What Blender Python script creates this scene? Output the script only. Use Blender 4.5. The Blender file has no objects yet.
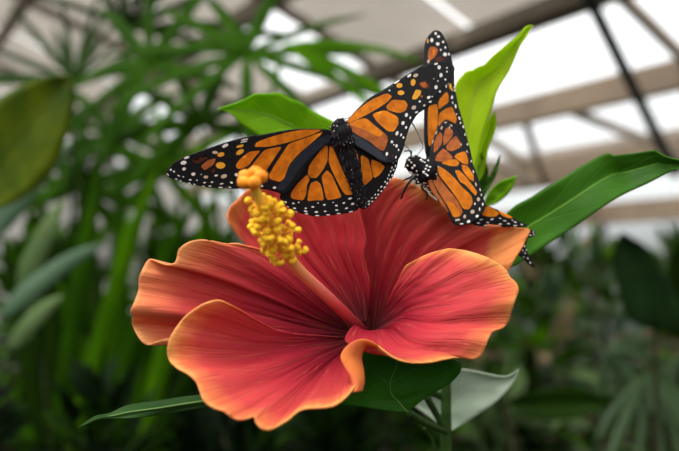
import bpy, bmesh, math, random
from mathutils import Vector, Matrix, noise
from mathutils.geometry import delaunay_2d_cdt
R = random.Random(7)
sc = bpy.context.scene
col = sc.collection
PI = math.pi

# ------------------------------------------------------------------ camera
FPX, CXP, CYP = 660.0, 339.5, 225.5
PITCH = math.radians(4)
CAM = Vector((0, 0, 1.30))
FW = Vector((0, math.cos(PITCH), math.sin(PITCH)))
UP = Vector((0, -math.sin(PITCH), math.cos(PITCH)))
RT = Vector((1, 0, 0))
def P(x, y, d):
    return CAM + FW*d + RT*(d*(x-CXP)/FPX) - UP*(d*(y-CYP)/FPX)
cd = bpy.data.cameras.new('camera'); cam = bpy.data.objects.new('camera', cd); col.objects.link(cam)
cam.location = CAM; cam.rotation_euler = (PI/2+PITCH, 0, 0)
cd.sensor_width = 36; cd.lens = FPX*36/679; cd.clip_start = 0.005; cd.clip_end = 200
cd.dof.use_dof = True; cd.dof.focus_distance = 0.193; cd.dof.aperture_fstop = 8.2
sc.camera = cam
vs = sc.view_settings
vs.view_transform = 'Standard'; vs.look = 'None'; vs.gamma = 1; vs.use_curve_mapping = False
vs.exposure = 0.75

# ------------------------------------------------------------------ materials
def srgb(r, g, b):
    f = lambda c: (c/12.92 if c <= .04045 else ((c+.055)/1.055)**2.4)
    return (f(r/255), f(g/255), f(b/255), 1)
def newmat(name):
    m = bpy.data.materials.new(name); m.use_nodes = True
    nt = m.node_tree; nt.nodes.clear()
    return m, nt, nt.nodes.new('ShaderNodeOutputMaterial')
def ramp(nt, stops):
    r = nt.nodes.new('ShaderNodeValToRGB'); e = r.color_ramp.elements
    while len(e) < len(stops): e.new(.5)
    for k, (p, c) in enumerate(stops): e[k].position = p; e[k].color = c
    return r
def simple(name, c, rough=.5, var=.15, scale=300, spec=.4, bump=0, transl=0, sheen=0, c2=None):
    m, nt, out = newmat(name); N = nt.nodes; L = nt.links
    tc = N.new('ShaderNodeTexCoord'); no = N.new('ShaderNodeTexNoise')
    no.inputs['Scale'].default_value = scale; no.inputs['Detail'].default_value = 4
    L.new(tc.outputs['Object'], no.inputs['Vector'])
    c2 = c2 or tuple(x*(1-var) for x in c[:3])+(1,)
    c1 = tuple(min(1, x*(1+var)) for x in c[:3])+(1,)
    r = ramp(nt, [(.3, c2), (.7, c1)]); L.new(no.outputs['Fac'], r.inputs['Fac'])
    b = N.new('ShaderNodeBsdfPrincipled'); b.inputs['Roughness'].default_value = rough
    b.inputs['Specular IOR Level'].default_value = spec
    if sheen: b.inputs['Sheen Weight'].default_value = sheen
    L.new(r.outputs['Color'], b.inputs['Base Color'])
    if bump:
        bp = N.new('ShaderNodeBump'); bp.inputs['Strength'].default_value = .6; bp.inputs['Distance'].default_value = bump
        L.new(no.outputs['Fac'], bp.inputs['Height']); L.new(bp.outputs['Normal'], b.inputs['Normal'])
    if transl:
        t = N.new('ShaderNodeBsdfTranslucent'); L.new(r.outputs['Color'], t.inputs['Color'])
        mx = N.new('ShaderNodeMixShader'); mx.inputs[0].default_value = transl
        L.new(b.outputs[0], mx.inputs[1]); L.new(t.outputs[0], mx.inputs[2]); L.new(mx.outputs[0], out.inputs[0])
    else:
        L.new(b.outputs[0], out.inputs[0])
    return m
def leafmat(name, c, c2, transl=.35, rough=.45, veins=True, spec=.35, vein_c=None, nscale=60):
    """leaf blade: UV x = across (0..1, midrib .5), y = along"""
    m, nt, out = newmat(name); N = nt.nodes; L = nt.links
    tc = N.new('ShaderNodeTexCoord'); no = N.new('ShaderNodeTexNoise')
    no.inputs['Scale'].default_value = nscale; no.inputs['Detail'].default_value = 3
    L.new(tc.outputs['Object'], no.inputs['Vector'])
    r = ramp(nt, [(.3, c2), (.7, c)]); L.new(no.outputs['Fac'], r.inputs['Fac'])
    colr = r.outputs['Color']
    b = N.new('ShaderNodeBsdfPrincipled'); b.inputs['Roughness'].default_value = rough
    b.inputs['Specular IOR Level'].default_value = spec
    if veins:
        sp = N.new('ShaderNodeSeparateXYZ'); L.new(tc.outputs['UV'], sp.inputs[0])
        a = N.new('ShaderNodeMath'); a.operation = 'SUBTRACT'; a.inputs[1].default_value = .5; L.new(sp.outputs['X'], a.inputs[0])
        ab = N.new('ShaderNodeMath'); ab.operation = 'ABSOLUTE'; L.new(a.outputs[0], ab.inputs[0])
        k = N.new('ShaderNodeMath'); k.operation = 'MULTIPLY_ADD'; k.inputs[1].default_value = -.5
        L.new(ab.outputs[0], k.inputs[0]); L.new(sp.outputs['Y'], k.inputs[2])
        nn = N.new('ShaderNodeMath'); nn.operation = 'MULTIPLY_ADD'; nn.inputs[1].default_value = .06
        L.new(no.outputs['Fac'], nn.inputs[0]); L.new(k.outputs[0], nn.inputs[2])
        k2 = N.new('ShaderNodeMath'); k2.operation = 'MULTIPLY'; k2.inputs[1].default_value = 2*PI*6; L.new(nn.outputs[0], k2.inputs[0])
        s = N.new('ShaderNodeMath'); s.operation = 'COSINE'; L.new(k2.outputs[0], s.inputs[0])
        rr = ramp(nt, [(.955, (0, 0, 0, 1)), (1, (1, 1, 1, 1))]); L.new(s.outputs[0], rr.inputs['Fac'])
        mixc = N.new('ShaderNodeMix'); mixc.data_type = 'RGBA'
        mf = N.new('ShaderNodeMath'); mf.operation = 'MULTIPLY'; mf.inputs[1].default_value = .22; L.new(rr.outputs['Color'], mf.inputs[0])
        L.new(mf.outputs[0], mixc.inputs['Factor']); L.new(colr, mixc.inputs['A'])
        vc = vein_c or tuple(min(1, x*1.6+.01) for x in c[:3])+(1,)
        mixc.inputs['B'].default_value = vc
        colr = mixc.outputs['Result']
        bp = N.new('ShaderNodeBump'); bp.inputs['Strength'].default_value = .5; bp.inputs['Distance'].default_value = -.0003
        L.new(rr.outputs['Color'], bp.inputs['Height']); L.new(bp.outputs['Normal'], b.inputs['Normal'])
    L.new(colr, b.inputs['Base Color'])
    t = N.new('ShaderNodeBsdfTranslucent'); L.new(colr, t.inputs['Color'])
    mx = N.new('ShaderNodeMixShader'); mx.inputs[0].default_value = transl
    L.new(b.outputs[0], mx.inputs[1]); L.new(t.outputs[0], mx.inputs[2]); L.new(mx.outputs[0], out.inputs[0])
    return m
def petalmat(name, stops, edge_noise=.12, vein=.2):
    """petal: UV x = along (0 throat, 1 margin), y = across"""
    m, nt, out = newmat(name); N = nt.nodes; L = nt.links
    tc = N.new('ShaderNodeTexCoord')
    mp = N.new('ShaderNodeMapping'); mp.inputs['Scale'].default_value = (3.0, 34, 1); L.new(tc.outputs['UV'], mp.inputs[0])
    n1 = N.new('ShaderNodeTexNoise'); n1.inputs['Scale'].default_value = 1; n1.inputs['Detail'].default_value = 5; n1.inputs['Roughness'].default_value = .6
    L.new(mp.outputs[0], n1.inputs['Vector'])
    mp2 = N.new('ShaderNodeMapping'); mp2.inputs['Scale'].default_value = (2.2, 6, 1); L.new(tc.outputs['UV'], mp2.inputs[0])
    n2 = N.new('ShaderNodeTexNoise'); n2.inputs['Scale'].default_value = 1; n2.inputs['Detail'].default_value = 3; L.new(mp2.outputs[0], n2.inputs['Vector'])
    sp = N.new('ShaderNodeSeparateXYZ'); L.new(tc.outputs['UV'], sp.inputs[0])
    def madd(src, mul, add_socket=None, addv=0):
        q = N.new('ShaderNodeMath'); q.operation = 'MULTIPLY_ADD'; q.inputs[1].default_value = mul; q.inputs[2].default_value = addv
        L.new(src, q.inputs[0])
        if add_socket: L.new(add_socket, q.inputs[2])
        return q.outputs[0]
    u = madd(n1.outputs['Fac'], edge_noise*.7, sp.outputs['X'])
    u = madd(n2.outputs['Fac'], edge_noise*1.6, u)
    u2 = N.new('ShaderNodeMath'); u2.operation = 'SUBTRACT'; u2.inputs[1].default_value = edge_noise*1.15; L.new(u, u2.inputs[0])
    r = ramp(nt, stops); L.new(u2.outputs[0], r.inputs['Fac'])
    # fine pale radial veins
    mp3 = N.new('ShaderNodeMapping'); mp3.inputs['Scale'].default_value = (.9, 26, 1); L.new(tc.outputs['UV'], mp3.inputs[0])
    n3 = N.new('ShaderNodeTexNoise'); n3.inputs['Scale'].default_value = 1; n3.inputs['Detail'].default_value = 2; n3.inputs['Distortion'].default_value = .15
    L.new(mp3.outputs[0], n3.inputs['Vector'])
    q = madd(n3.outputs['Fac'], 1, None, -.5)
    ab = N.new('ShaderNodeMath'); ab.operation = 'ABSOLUTE'; L.new(q, ab.inputs[0])
    vr = ramp(nt, [(0, (1, 1, 1, 1)), (.03, (0, 0, 0, 1))]); L.new(ab.outputs[0], vr.inputs['Fac'])
    mixc = N.new('ShaderNodeMix'); mixc.data_type = 'RGBA'
    L.new(madd(vr.outputs['Color'], vein), mixc.inputs['Factor']); L.new(r.outputs['Color'], mixc.inputs['A'])
    mixc.inputs['B'].default_value = srgb(236, 128, 96)
    dk = N.new('ShaderNodeMix'); dk.data_type = 'RGBA'; dk.blend_type = 'MULTIPLY'; dk.inputs['Factor'].default_value = .75
    r2 = ramp(nt, [(.3, (.9, .86, .88, 1)), (.62, (1, 1, 1, 1))]); L.new(n1.outputs['Fac'], r2.inputs['Fac'])
    L.new(mixc.outputs['Result'], dk.inputs['A']); L.new(r2.outputs['Color'], dk.inputs['B'])
    b = N.new('ShaderNodeBsdfPrincipled'); b.inputs['Roughness'].default_value = .62; b.inputs['Specular IOR Level'].default_value = .12
    L.new(dk.outputs['Result'], b.inputs['Base Color'])
    hsum = madd(n1.outputs['Fac'], 1.0, madd(vr.outputs['Color'], -.35))
    bp = N.new('ShaderNodeBump'); bp.inputs['Strength'].default_value = .7; bp.inputs['Distance'].default_value = .0006
    L.new(hsum, bp.inputs['Height']); L.new(bp.outputs['Normal'], b.inputs['Normal'])
    t = N.new('ShaderNodeBsdfTranslucent'); L.new(dk.outputs['Result'], t.inputs['Color'])
    mx = N.new('ShaderNodeMixShader'); mx.inputs[0].default_value = .28
    L.new(b.outputs[0], mx.inputs[1]); L.new(t.outputs[0], mx.inputs[2]); L.new(mx.outputs[0], out.inputs[0])
    return m
def glassmat(name, c, transp, transl):
    m, nt, out = newmat(name); N = nt.nodes; L = nt.links
    tr = N.new('ShaderNodeBsdfTransparent'); tr.inputs[0].default_value = (1, 1, 1, 1)
    no = N.new('ShaderNodeTexNoise'); no.inputs['Scale'].default_value = 1.7; no.inputs['Detail'].default_value = 5
    tc = N.new('ShaderNodeTexCoord'); L.new(tc.outputs['Object'], no.inputs['Vector'])
    r = ramp(nt, [(.3, tuple(x*.78 for x in c[:3])+(1,)), (.7, c)]); L.new(no.outputs['Fac'], r.inputs['Fac'])
    tl = N.new('ShaderNodeBsdfTranslucent'); L.new(r.outputs['Color'], tl.inputs[0])
    gl = N.new('ShaderNodeBsdfPrincipled'); gl.inputs['Roughness'].default_value = .25; L.new(r.outputs['Color'], gl.inputs['Base Color'])
    m1 = N.new('ShaderNodeMixShader'); m1.inputs[0].default_value = transl; L.new(gl.outputs[0], m1.inputs[1]); L.new(tl.outputs[0], m1.inputs[2])
    m2 = N.new('ShaderNodeMixShader'); m2.inputs[0].default_value = transp; L.new(m1.outputs[0], m2.inputs[1]); L.new(tr.outputs[0], m2.inputs[2])
    L.new(m2.outputs[0], out.inputs[0])
    return m

# ------------------------------------------------------------------ object helpers
ORG = {}
def tag(o, label=None, cat=None, group=None, kind=None):
    if label: o['label'] = label
    if cat: o['category'] = cat
    if group: o['group'] = group
    if kind: o['kind'] = kind
    return o
def empty(name, loc, label, cat, group=None):
    o = bpy.data.objects.new(name, None); col.objects.link(o); o.location = loc
    o.empty_display_size = .02; ORG[o.name] = Vector(loc)
    return tag(o, label, cat, group)
def mesh_obj(name, verts, faces, mats, parent=None, uvs=None, idx=None, smooth=True, thick=0, loc=None):
    """verts in world coordinates; the object sits at its parent's origin"""
    org = ORG[parent.name] if parent else (Vector(loc) if loc is not None else Vector((0, 0, 0)))
    me = bpy.data.meshes.new(name)
    me.from_pydata([tuple(Vector(v)-org) for v in verts], [], faces); me.update()
    for m in (mats if isinstance(mats, (list, tuple)) else [mats]): me.materials.append(m)
    if idx: me.polygons.foreach_set('material_index', idx)
    me.polygons.foreach_set('use_smooth', [smooth]*len(me.polygons))
    if uvs:
        ul = me.uv_layers.new(name='UVMap')
        for lp in me.loops: ul.data[lp.index].uv = uvs[lp.vertex_index]
    o = bpy.data.objects.new(name, me); col.objects.link(o)
    if parent: o.parent = parent
    else: o.location = org
    ORG[o.name] = org
    if thick:
        sm = o.modifiers.new('thickness', 'SOLIDIFY'); sm.thickness = thick; sm.offset = 0
    return o
def cr(pts, t):
    n = len(pts)-1; x = min(max(t, 0), 1)*n; i = min(int(x), n-1); f = x-i
    p1, p2 = pts[i], pts[i+1]
    p0 = pts[i-1] if i > 0 else [2*a-b for a, b in zip(p1, p2)]
    p3 = pts[i+2] if i+2 <= n else [2*b-a for a, b in zip(p1, p2)]
    return [.5*(2*b+(c-a)*f+(2*a-5*b+4*c-d)*f*f+(3*b-a-3*c+d)*f**3) for a, b, c, d in zip(p0, p1, p2, p3)]
def resample(pts, n):
    """n+1 points evenly spaced by arc length on a smooth curve through pts"""
    pts = [list(p) for p in pts]; M = max(200, 24*len(pts))
    q = [cr(pts, i/M) for i in range(M+1)]
    s = [0]
    for a, b in zip(q, q[1:]): s.append(s[-1]+math.dist(a[:2], b[:2])+1e-9)
    out = []; j = 0
    for i in range(n+1):
        tgt = s[-1]*i/n
        while j < M-1 and s[j+1] < tgt: j += 1
        f = (tgt-s[j])/(s[j+1]-s[j]); f = min(max(f, 0), 1)
        out.append([x+(y-x)*f for x, y in zip(q[j], q[j+1])])
    return out
def tube_data(pts, radii, seg=10, cap=True):
    pts = [Vector(p) for p in pts]; n = len(pts)
    vs_, fs = [], []
    t0 = (pts[1]-pts[0]).normalized()
    a = Vector((0, 0, 1)) if abs(t0.z) < .9 else Vector((1, 0, 0))
    nrm = (a - t0*a.dot(t0)).normalized()
    for i in range(n):
        t = (pts[min(i+1, n-1)]-pts[max(i-1, 0)]).normalized()
        nrm = (nrm - t*nrm.dot(t)).normalized(); bn = t.cross(nrm)
        r = radii[i] if isinstance(radii, (list, tuple)) else radii
        for k in range(seg):
            an = 2*PI*k/seg
            vs_.append(pts[i]+nrm*(r*math.cos(an))+bn*(r*math.sin(an)))
    for i in range(n-1):
        for k in range(seg):
            k2 = (k+1) % seg
            fs.append((i*seg+k, i*seg+k2, (i+1)*seg+k2, (i+1)*seg+k))
    if cap:
        fs.append(tuple(range(seg-1, -1, -1))); fs.append(tuple((n-1)*seg+k for k in range(seg)))
    return vs_, fs
class MB:
    def __init__(s): s.v = []; s.f = []; s.uv = []; s.i = []
    def add(s, v, f, uv=None, mi=0):
        o = len(s.v); s.v += list(v); s.f += [tuple(a+o for a in q) for q in f]
        s.uv += list(uv) if uv else [(0, 0)]*len(v); s.i += [mi]*len(f)
    def tube(s, pts, r, seg=8, mi=0): s.add(*tube_data(pts, r, seg), mi=mi)
    def ball(s, c, r, mi=0, nu=8, nv=6, sq=(1, 1, 1)):
        v, f = [], []
        for j in range(nv+1):
            th = PI*j/nv
            for k in range(nu):
                ph = 2*PI*k/nu
                v.append(Vector(c)+Vector((r*sq[0]*math.sin(th)*math.cos(ph), r*sq[1]*math.sin(th)*math.sin(ph), r*sq[2]*math.cos(th))))
        for j in range(nv):
            for k in range(nu): f.append((j*nu+k, j*nu+(k+1) % nu, (j+1)*nu+(k+1) % nu, (j+1)*nu+k))
        s.add(v, f, mi=mi)
    def beam(s, a, b, w, h, up=(0, 0, 1)):
        a, b = Vector(a), Vector(b); t = (b-a).normalized(); x = t.cross(Vector(up)).normalized(); y = x.cross(t)
        v = [p+x*(i*w/2)+y*(j*h/2) for p in (a, b) for i, j in ((-1, -1), (1, -1), (1, 1), (-1, 1))]
        s.add(v, [(3, 2, 1, 0), (4, 5, 6, 7), (0, 1, 5, 4), (1, 2, 6, 5), (2, 3, 7, 6), (3, 0, 4, 7)])
    def blade(s, base, dr, nrm, length, width, droop=.3, prof='strap', n=7, fold=.15, mi=0, tw=0):
        dr = Vector(dr).normalized(); nrm = Vector(nrm); nrm = (nrm-dr*nrm.dot(dr)).normalized(); p = Vector(base)
        v, uv, f = [], [], []
        for i in range(n+1):
            t = i/n
            if prof == 'strap': w = width*min(1, .35+3*t)*(1-t**3.5)**.8
            elif prof == 'fan': w = width*(.12+.88*math.sin(PI*min(1, (t*.9+.1))**.85))*(1 if t < .97 else .35)
            else: w = width*(math.sin(PI*t**.75)**.85) if 0 < t < 1 else 0
            w = max(w, width*.02); side = dr.cross(nrm).normalized()
            v += [p-side*(w/2)+nrm*(fold*w), p, p+side*(w/2)+nrm*(fold*w)]; uv += [(0, t), (.5, t), (1, t)]
            p = p+dr*(length/n)
            dr = (dr-Vector((0, 0, 1))*(droop*1.6/n)*(.4+t)).normalized(); nrm = (nrm-dr*nrm.dot(dr)).normalized()
        for i in range(n):
            a = i*3; f += [(a, a+1, a+4, a+3), (a+1, a+2, a+5, a+4)]
        s.add(v, f, uv, mi)
    def obj(s, name, mats, parent=None, smooth=True, thick=0, loc=None):
        return mesh_obj(name, s.v, s.f, mats, parent, s.uv, s.i, smooth, thick, loc)

def struct(o): o['kind'] = 'structure'; return o

# ------------------------------------------------------------------ colours
M_orange = simple('wing_orange', srgb(234, 140, 24), .6, c2=srgb(206, 108, 20), scale=420, spec=.2, transl=.22)
M_oranged = simple('wing_brown_orange', srgb(190, 104, 48), .6, c2=srgb(154, 80, 38), scale=420, spec=.2, transl=.15)
M_brown = simple('wing_dull_brown', srgb(92, 40, 24), .6, c2=srgb(52, 22, 16), scale=900, spec=.2)
M_yell = simple('wing_yellow_spot', srgb(234, 162, 50), .6, .1, scale=900, spec=.2)
M_white = simple('wing_white_spot', srgb(234, 226, 220), .6, .1, scale=900, spec=.2)
M_tan = simple('wing_tan_spot', srgb(205, 178, 155), .6, .12, scale=900, spec=.2)
M_black = simple('wing_black', srgb(15, 13, 17), .55, .3, scale=1500, spec=.25, bump=.0001)
M_slate = simple('wing_slate_scales', srgb(34, 38, 50), .5, .35, scale=1500, spec=.3, bump=.0001)
WM = [M_black, M_orange, M_oranged, M_yell, M_white, M_slate, M_tan, M_brown]
BLK, ORA, DUL, YEL, WHI, SLA, TAN, BRO = range(8)
M_fur = simple('body_fur', srgb(16, 15, 18), .8, .5, scale=1800, spec=.2, bump=.0004)
M_hair = simple('grey_hair', srgb(96, 92, 96), .7, .2, scale=800)
M_leg = simple('leg_chitin', srgb(20, 24, 30), .35, .2, scale=800, spec=.5)

# ------------------------------------------------------------------ butterflies
def Z(ox, oy, s, txt):
    return [(ox+float(a)/s, oy+float(b)/s) for a, b in (q.split(',') for q in txt.split())]
def PX(txt): return [tuple(float(a) for a in q.split(',')) for q in txt.split()]
def smooth_poly(p, it=1, k=.84):
    for _ in range(it):
        q = []
        for a, b in zip(p, p[1:]+p[:1]):
            q += [(a[0]*k+b[0]*(1-k), a[1]*k+b[1]*(1-k)), (a[0]*(1-k)+b[0]*k, a[1]*(1-k)+b[1]*k)]
        p = q
    return p
def inside(x, y, p):
    c = False; j = len(p)-1
    for i in range(len(p)):
        xi, yi = p[i]; xj, yj = p[j]
        if (yi > y) != (yj > y) and x < (xj-xi)*(y-yi)/(yj-yi)+xi: c = not c
        j = i
    return c
def ell(x, y, rx, ry, a=0, n=8):
    ca, sa = math.cos(math.radians(a)), math.sin(math.radians(a))
    return [(x+rx*math.cos(2*PI*k/n)*ca-ry*math.sin(2*PI*k/n)*sa, y+rx*math.cos(2*PI*k/n)*sa+ry*math.sin(2*PI*k/n)*ca) for k in range(n)]
def wing(name, parent, outline, cells, dots, depth, sm=1, gr=.75, ds=1):
    outline = smooth_poly(outline, 1)
    def grow(p, e):
        ar = sum(a[0]*b[1]-b[0]*a[1] for a, b in zip(p, p[1:]+p[:1])); sg = 1 if ar > 0 else -1; q = []
        for i in range(len(p)):
            a, b, c = p[i-1], p[i], p[(i+1) % len(p)]
            n1 = Vector((b[1]-a[1], a[0]-b[0])); n2 = Vector((c[1]-b[1], b[0]-c[0]))
            n = (n1.normalized() if n1.length > 1e-6 else n1)+(n2.normalized() if n2.length > 1e-6 else n2)
            n = n.normalized()*sg*e if n.length > .3 else Vector((0, 0)); q.append((b[0]+n.x, b[1]+n.y))
        return q
    regs = [(smooth_poly(grow(p, gr) if m in (ORA, DUL) else p, sm), m) for p, m in cells] + [(ell(d[0], d[1], d[2]*.84*ds, d[3]*.8*ds, d[4]), d[-1]) for d in dots]
    regs = [(p, m) for p, m in regs if sum(inside(x, y, outline) for x, y in p) >= len(p)*.5]
    V, E = [], []
    for p in [outline]+[r[0] for r in regs]:
        o = len(V); n = len(p); V += [Vector(q) for q in p]; E += [(o+i, o+(i+1) % n) for i in range(n)]
    xs = [q[0] for q in outline]; ys = [q[1] for q in outline]
    x = min(xs); row = 0
    while x < max(xs):
        y = min(ys)+(1.5 if row % 2 else 0)
        while y < max(ys):
            if inside(x, y, outline): V.append(Vector((x, y)))
            y += 3.0
        x += 3.0; row += 1
    rv, re_, rf, _, _, _ = delaunay_2d_cdt(V, E, [], 0, 1e-4)
    faces, idx = [], []
    for f in rf:
        cx = sum(rv[i].x for i in f)/len(f); cy = sum(rv[i].y for i in f)/len(f)
        if not inside(cx, cy, outline): continue
        mi = BLK
        for p, m in regs:
            if inside(cx, cy, p): mi = m
        faces.append(tuple(reversed(f))); idx.append(mi)
    used = sorted({i for f in faces for i in f}); mp = {a: b for b, a in enumerate(used)}
    verts = [P(rv[i].x, rv[i].y, depth(rv[i].x, rv[i].y)) for i in used]
    return mesh_obj(name, verts, [tuple(mp[i] for i in f) for f in faces], WM, parent, None, idx, True, .00016)
def rows(line, offs, step, r, m=WHI, jit=.35, seed=1):
    """white spots in rows set in from a margin polyline (travelled so the wing lies on its right-hand normal)"""
    rr = random.Random(seed); out = []
    pts = resample([list(p) for p in line], 200); L_ = sum(math.dist(a, b) for a, b in zip(pts, pts[1:]))
    for k, off in enumerate(offs):
        s = step*(.3+.4*k)
        while s < L_-1:
            i = int(200*s/L_); a, b = pts[max(i-2, 0)], pts[min(i+2, 200)]
            dx, dy = b[0]-a[0], b[1]-a[1]; l = math.hypot(dx, dy) or 1
            x = pts[i][0]-dy/l*off+rr.uniform(-jit, jit); y = pts[i][1]+dx/l*off+rr.uniform(-jit, jit)
            rk = r[k] if isinstance(r, (list, tuple)) else r
            out.append((x, y, rk*rr.uniform(.85, 1.25), rk*rr.uniform(.5, .72), math.degrees(math.atan2(dy, dx))+rr.uniform(-20, 20), m))
            s += step*rr.uniform(.85, 1.15)
    return out
def plane_depth(pts, bulge=None):
    """depth = plane through three (x,y,d), plus an optional bulge"""
    (x0, y0, d0), (x1, y1, d1), (x2, y2, d2) = pts
    det = (x1-x0)*(y2-y0)-(x2-x0)*(y1-y0)
    gx = ((d1-d0)*(y2-y0)-(d2-d0)*(y1-y0))/det; gy = ((x1-x0)*(d2-d0)-(x2-x0)*(d1-d0))/det
    def f(x, y):
        d = d0+gx*(x-x0)+gy*(y-y0)
        if bulge: d += bulge(x, y)
        return d
    return f
def hairs(mb, seed):
    rr = random.Random(seed); src = list(mb.v[:41*20])
    for k in range(420):
        i = int(41*min(.97, rr.random()**1.3)); j = rr.randrange(20); p = src[i*20+j]; c = sum((src[i*20+q] for q in range(20)), Vector())/20
        o = (p-c).normalized()+Vector((rr.uniform(-.4, .4), rr.uniform(-.4, .4), rr.uniform(-1.2, -.1)))
        l = rr.uniform(.0006, .0013)*(1 if i < 20 else .6)
        mb.tube([p, p+o.normalized()*l*.6, p+o.normalized()*l+Vector((0, 0, -l*.3))], [.00006, .00005, .00001], 4, 2 if rr.random() < .35 else 0)
    return mb
def antenna(parent, pts):
    mb = MB(); pts = [P(*p) for p in resample(pts, 14)]
    mb.tube(pts, [.00011]*11+[.00018, .00024, .00026, .00015], 6); return mb.obj('antenna', M_leg, parent)
def leg(parent, pts, r=.00032):
    q = [P(*p) for p in resample(pts, 12)]
    mb = MB(); mb.tube(q, [r*1.25]*5+[r]*5+[r*.7, r*.7, r*.8], 7); return mb.obj('leg', M_leg, parent)

# ---- the butterfly with open wings
b1 = empty('butterfly', P(350, 160, .196), 'monarch butterfly with wings spread wide, seen from above, left of the other one', 'butterfly')
z1 = lambda t: Z(160, 120, 6.44, t)
z2 = lambda t: Z(240, 115, 6.44, t)
z3 = lambda t: Z(280, 140, 5.64, t)
z4 = lambda t: Z(320, 110, 7.52, t)
z5 = lambda t: Z(340, 70, 6.44, t)
z6 = lambda t: Z(380, 50, 6.44, t)
def zd(ox, oy, s, items):
    return [(ox+x/s, oy+y/s, w/2/s, h/2/s, a, m) for x, y, w, h, a, m in items]
LF_out = z2('575,95 540,90 400,87 300,96 200,115 100,135') + z1('640,90 520,115 400,150 300,185 200,220 120,255 60,300 38,340 52,366 100,386 200,413 300,433 400,441 470,443') + \
    PX('240,188.5 255,188.5 267,189.5 276,192 284,195 289,192.5 296,183 303.5,173 308,164.5 317,153.5 326,145 333,146 341,137')
LF_cells = [
    (PX('331,140 318,150 309,158 300,168 292,180 283,191 276,189 284,178 289,166 298,155 308,146 320,138 329,134'), SLA),
    (z2('530,95 400,98 310,115 200,145 110,178 95,203 180,200 300,174 400,143 470,118'), ORA),
    (z2('535,107 430,150 318,188 292,225 230,320 190,388 198,410 255,427 282,402 310,320 370,250 440,190 500,140'), ORA),
    (z2('255,208 170,225 140,250 85,320 70,345 130,345 165,358 220,270 262,212'), ORA),
    (z2('130,230 60,240 0,290 -25,325 -10,345 50,325 90,270'), ORA),
    (z1('360,248 310,262 268,298 288,320 340,285'), DUL), (z1('205,255 270,240 310,238 280,262 230,285'), BRO), (z1('330,315 360,308 350,335 335,340'), BRO)]
LF_dots = zd(160, 120, 6.44, [(515, 168, 60, 22, -15, YEL), (515, 206, 68, 38, -30, YEL), (392, 222, 58, 36, -15, YEL), (355, 209, 46, 24, 5, TAN), (390, 292, 76, 56, 0, YEL),
    (545, 126, 60, 12, -12, WHI), (540, 140, 60, 9, -12, WHI), (420, 165, 54, 26, -25, WHI), (172, 242, 46, 20, -20, WHI), (152, 275, 48, 32, -10, WHI), (155, 315, 30, 25, -20, WHI),
    (70, 320, 17, 17, 0, WHI), (90, 332, 16, 18, 0, WHI), (215, 348, 34, 28, -15, WHI), (295, 367, 38, 26, 0, TAN), (362, 357, 30, 16, -10, WHI), (412, 362, 50, 32, -20, TAN),
    (492, 352, 28, 26, 0, WHI), (120, 358, 22, 11, 20, WHI), (195, 385, 22, 12, 0, WHI), (150, 365, 12, 10, 0, WHI), (238, 388, 12, 12, 0, WHI), (265, 350, 12, 8, 0, WHI), (287, 403, 22, 12, 0, WHI), (335, 400, 22, 12, 0, WHI),
    (397, 410, 30, 12, -10, WHI), (460, 403, 24, 18, 20, WHI), (105, 380, 22, 9, 15, WHI), (132, 391, 18, 9, 30, WHI), (190, 406, 20, 8, 10, WHI), (222, 414, 18, 8, 25, WHI),
    (280, 427, 26, 9, 10, WHI), (322, 425, 26, 9, 0, WHI), (390, 434, 36, 9, 5, WHI), (450, 433, 24, 9, 20, WHI), (50, 350, 26, 10, 50, WHI)]) + [(274.4, 187.6, 2.2, 1.5, 0, WHI), (262, 186, 1.6, 1.1, 0, WHI)]
dLF = plane_depth([(331, 136, .1925), (167, 173, .1855), (283, 193, .1935)], lambda x, y: -.0014*math.sin(PI*min(max((331-x)/165, 0), 1)))
wing('forewing', b1, LF_out, LF_cells, LF_dots, dLF)
LH_out = PX('338,140 324,142 306,155 297,168 288,181 282,190 280,195') + z3('-2,322 10,347 40,375 70,402 130,417 200,432 300,424 400,410 445,392 436,335 385,160 352,40')
LH_cells = [
    (z3('265,20 225,70 170,140 160,185 175,210 205,210 240,165 263,120 266,60'), ORA),
    (z3('155,195 100,250 63,305 68,328 130,338 145,300 148,250 163,225'), ORA),
    (z3('205,233 175,247 162,300 158,342 200,335 245,338 235,285 225,250'), ORA),
    (z3('265,172 238,207 247,250 265,335 305,330 345,320 320,270 290,200'), ORA),
    (z3('282,30 277,120 300,180 365,305 410,307 370,220 330,130 297,50'), ORA)]
LH_dots = zd(280, 140, 5.64, [(32, 350, 20, 12, 30, WHI), (75, 357, 20, 12, 10, WHI), (82, 385, 22, 12, 0, WHI), (105, 352, 12, 9, 0, WHI), (145, 385, 16, 10, 0, WHI), (185, 377, 22, 12, 5, WHI), (250, 365, 18, 12, 0, WHI), (318, 370, 20, 12, 0, WHI), (360, 355, 20, 12, -20, WHI),
    (395, 330, 28, 14, -15, WHI), (410, 360, 24, 16, -10, WHI), (90, 405, 24, 9, 12, WHI), (145, 402, 26, 11, 12, WHI), (205, 406, 26, 12, 0, WHI), (255, 402, 18, 10, 0, WHI), (320, 395, 22, 10, 0, WHI), (375, 385, 22, 12, -15, WHI),
    (150, 416, 26, 8, 8, WHI), (210, 426, 30, 8, 0, WHI), (272, 422, 28, 8, 0, WHI), (330, 415, 28, 8, 0, WHI), (400, 404, 28, 8, -10, WHI), (45, 376, 16, 8, 30, WHI), (440, 365, 22, 14, -20, WHI), (300, 352, 10, 8, 0, WHI), (215, 355, 10, 8, 0, WHI)])
dLH = plane_depth([(330, 143, .1935), (283, 205, .1955), (355, 210, .1975)])
wing('hindwing', b1, LH_out, LH_cells, LH_dots, dLH)
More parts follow.
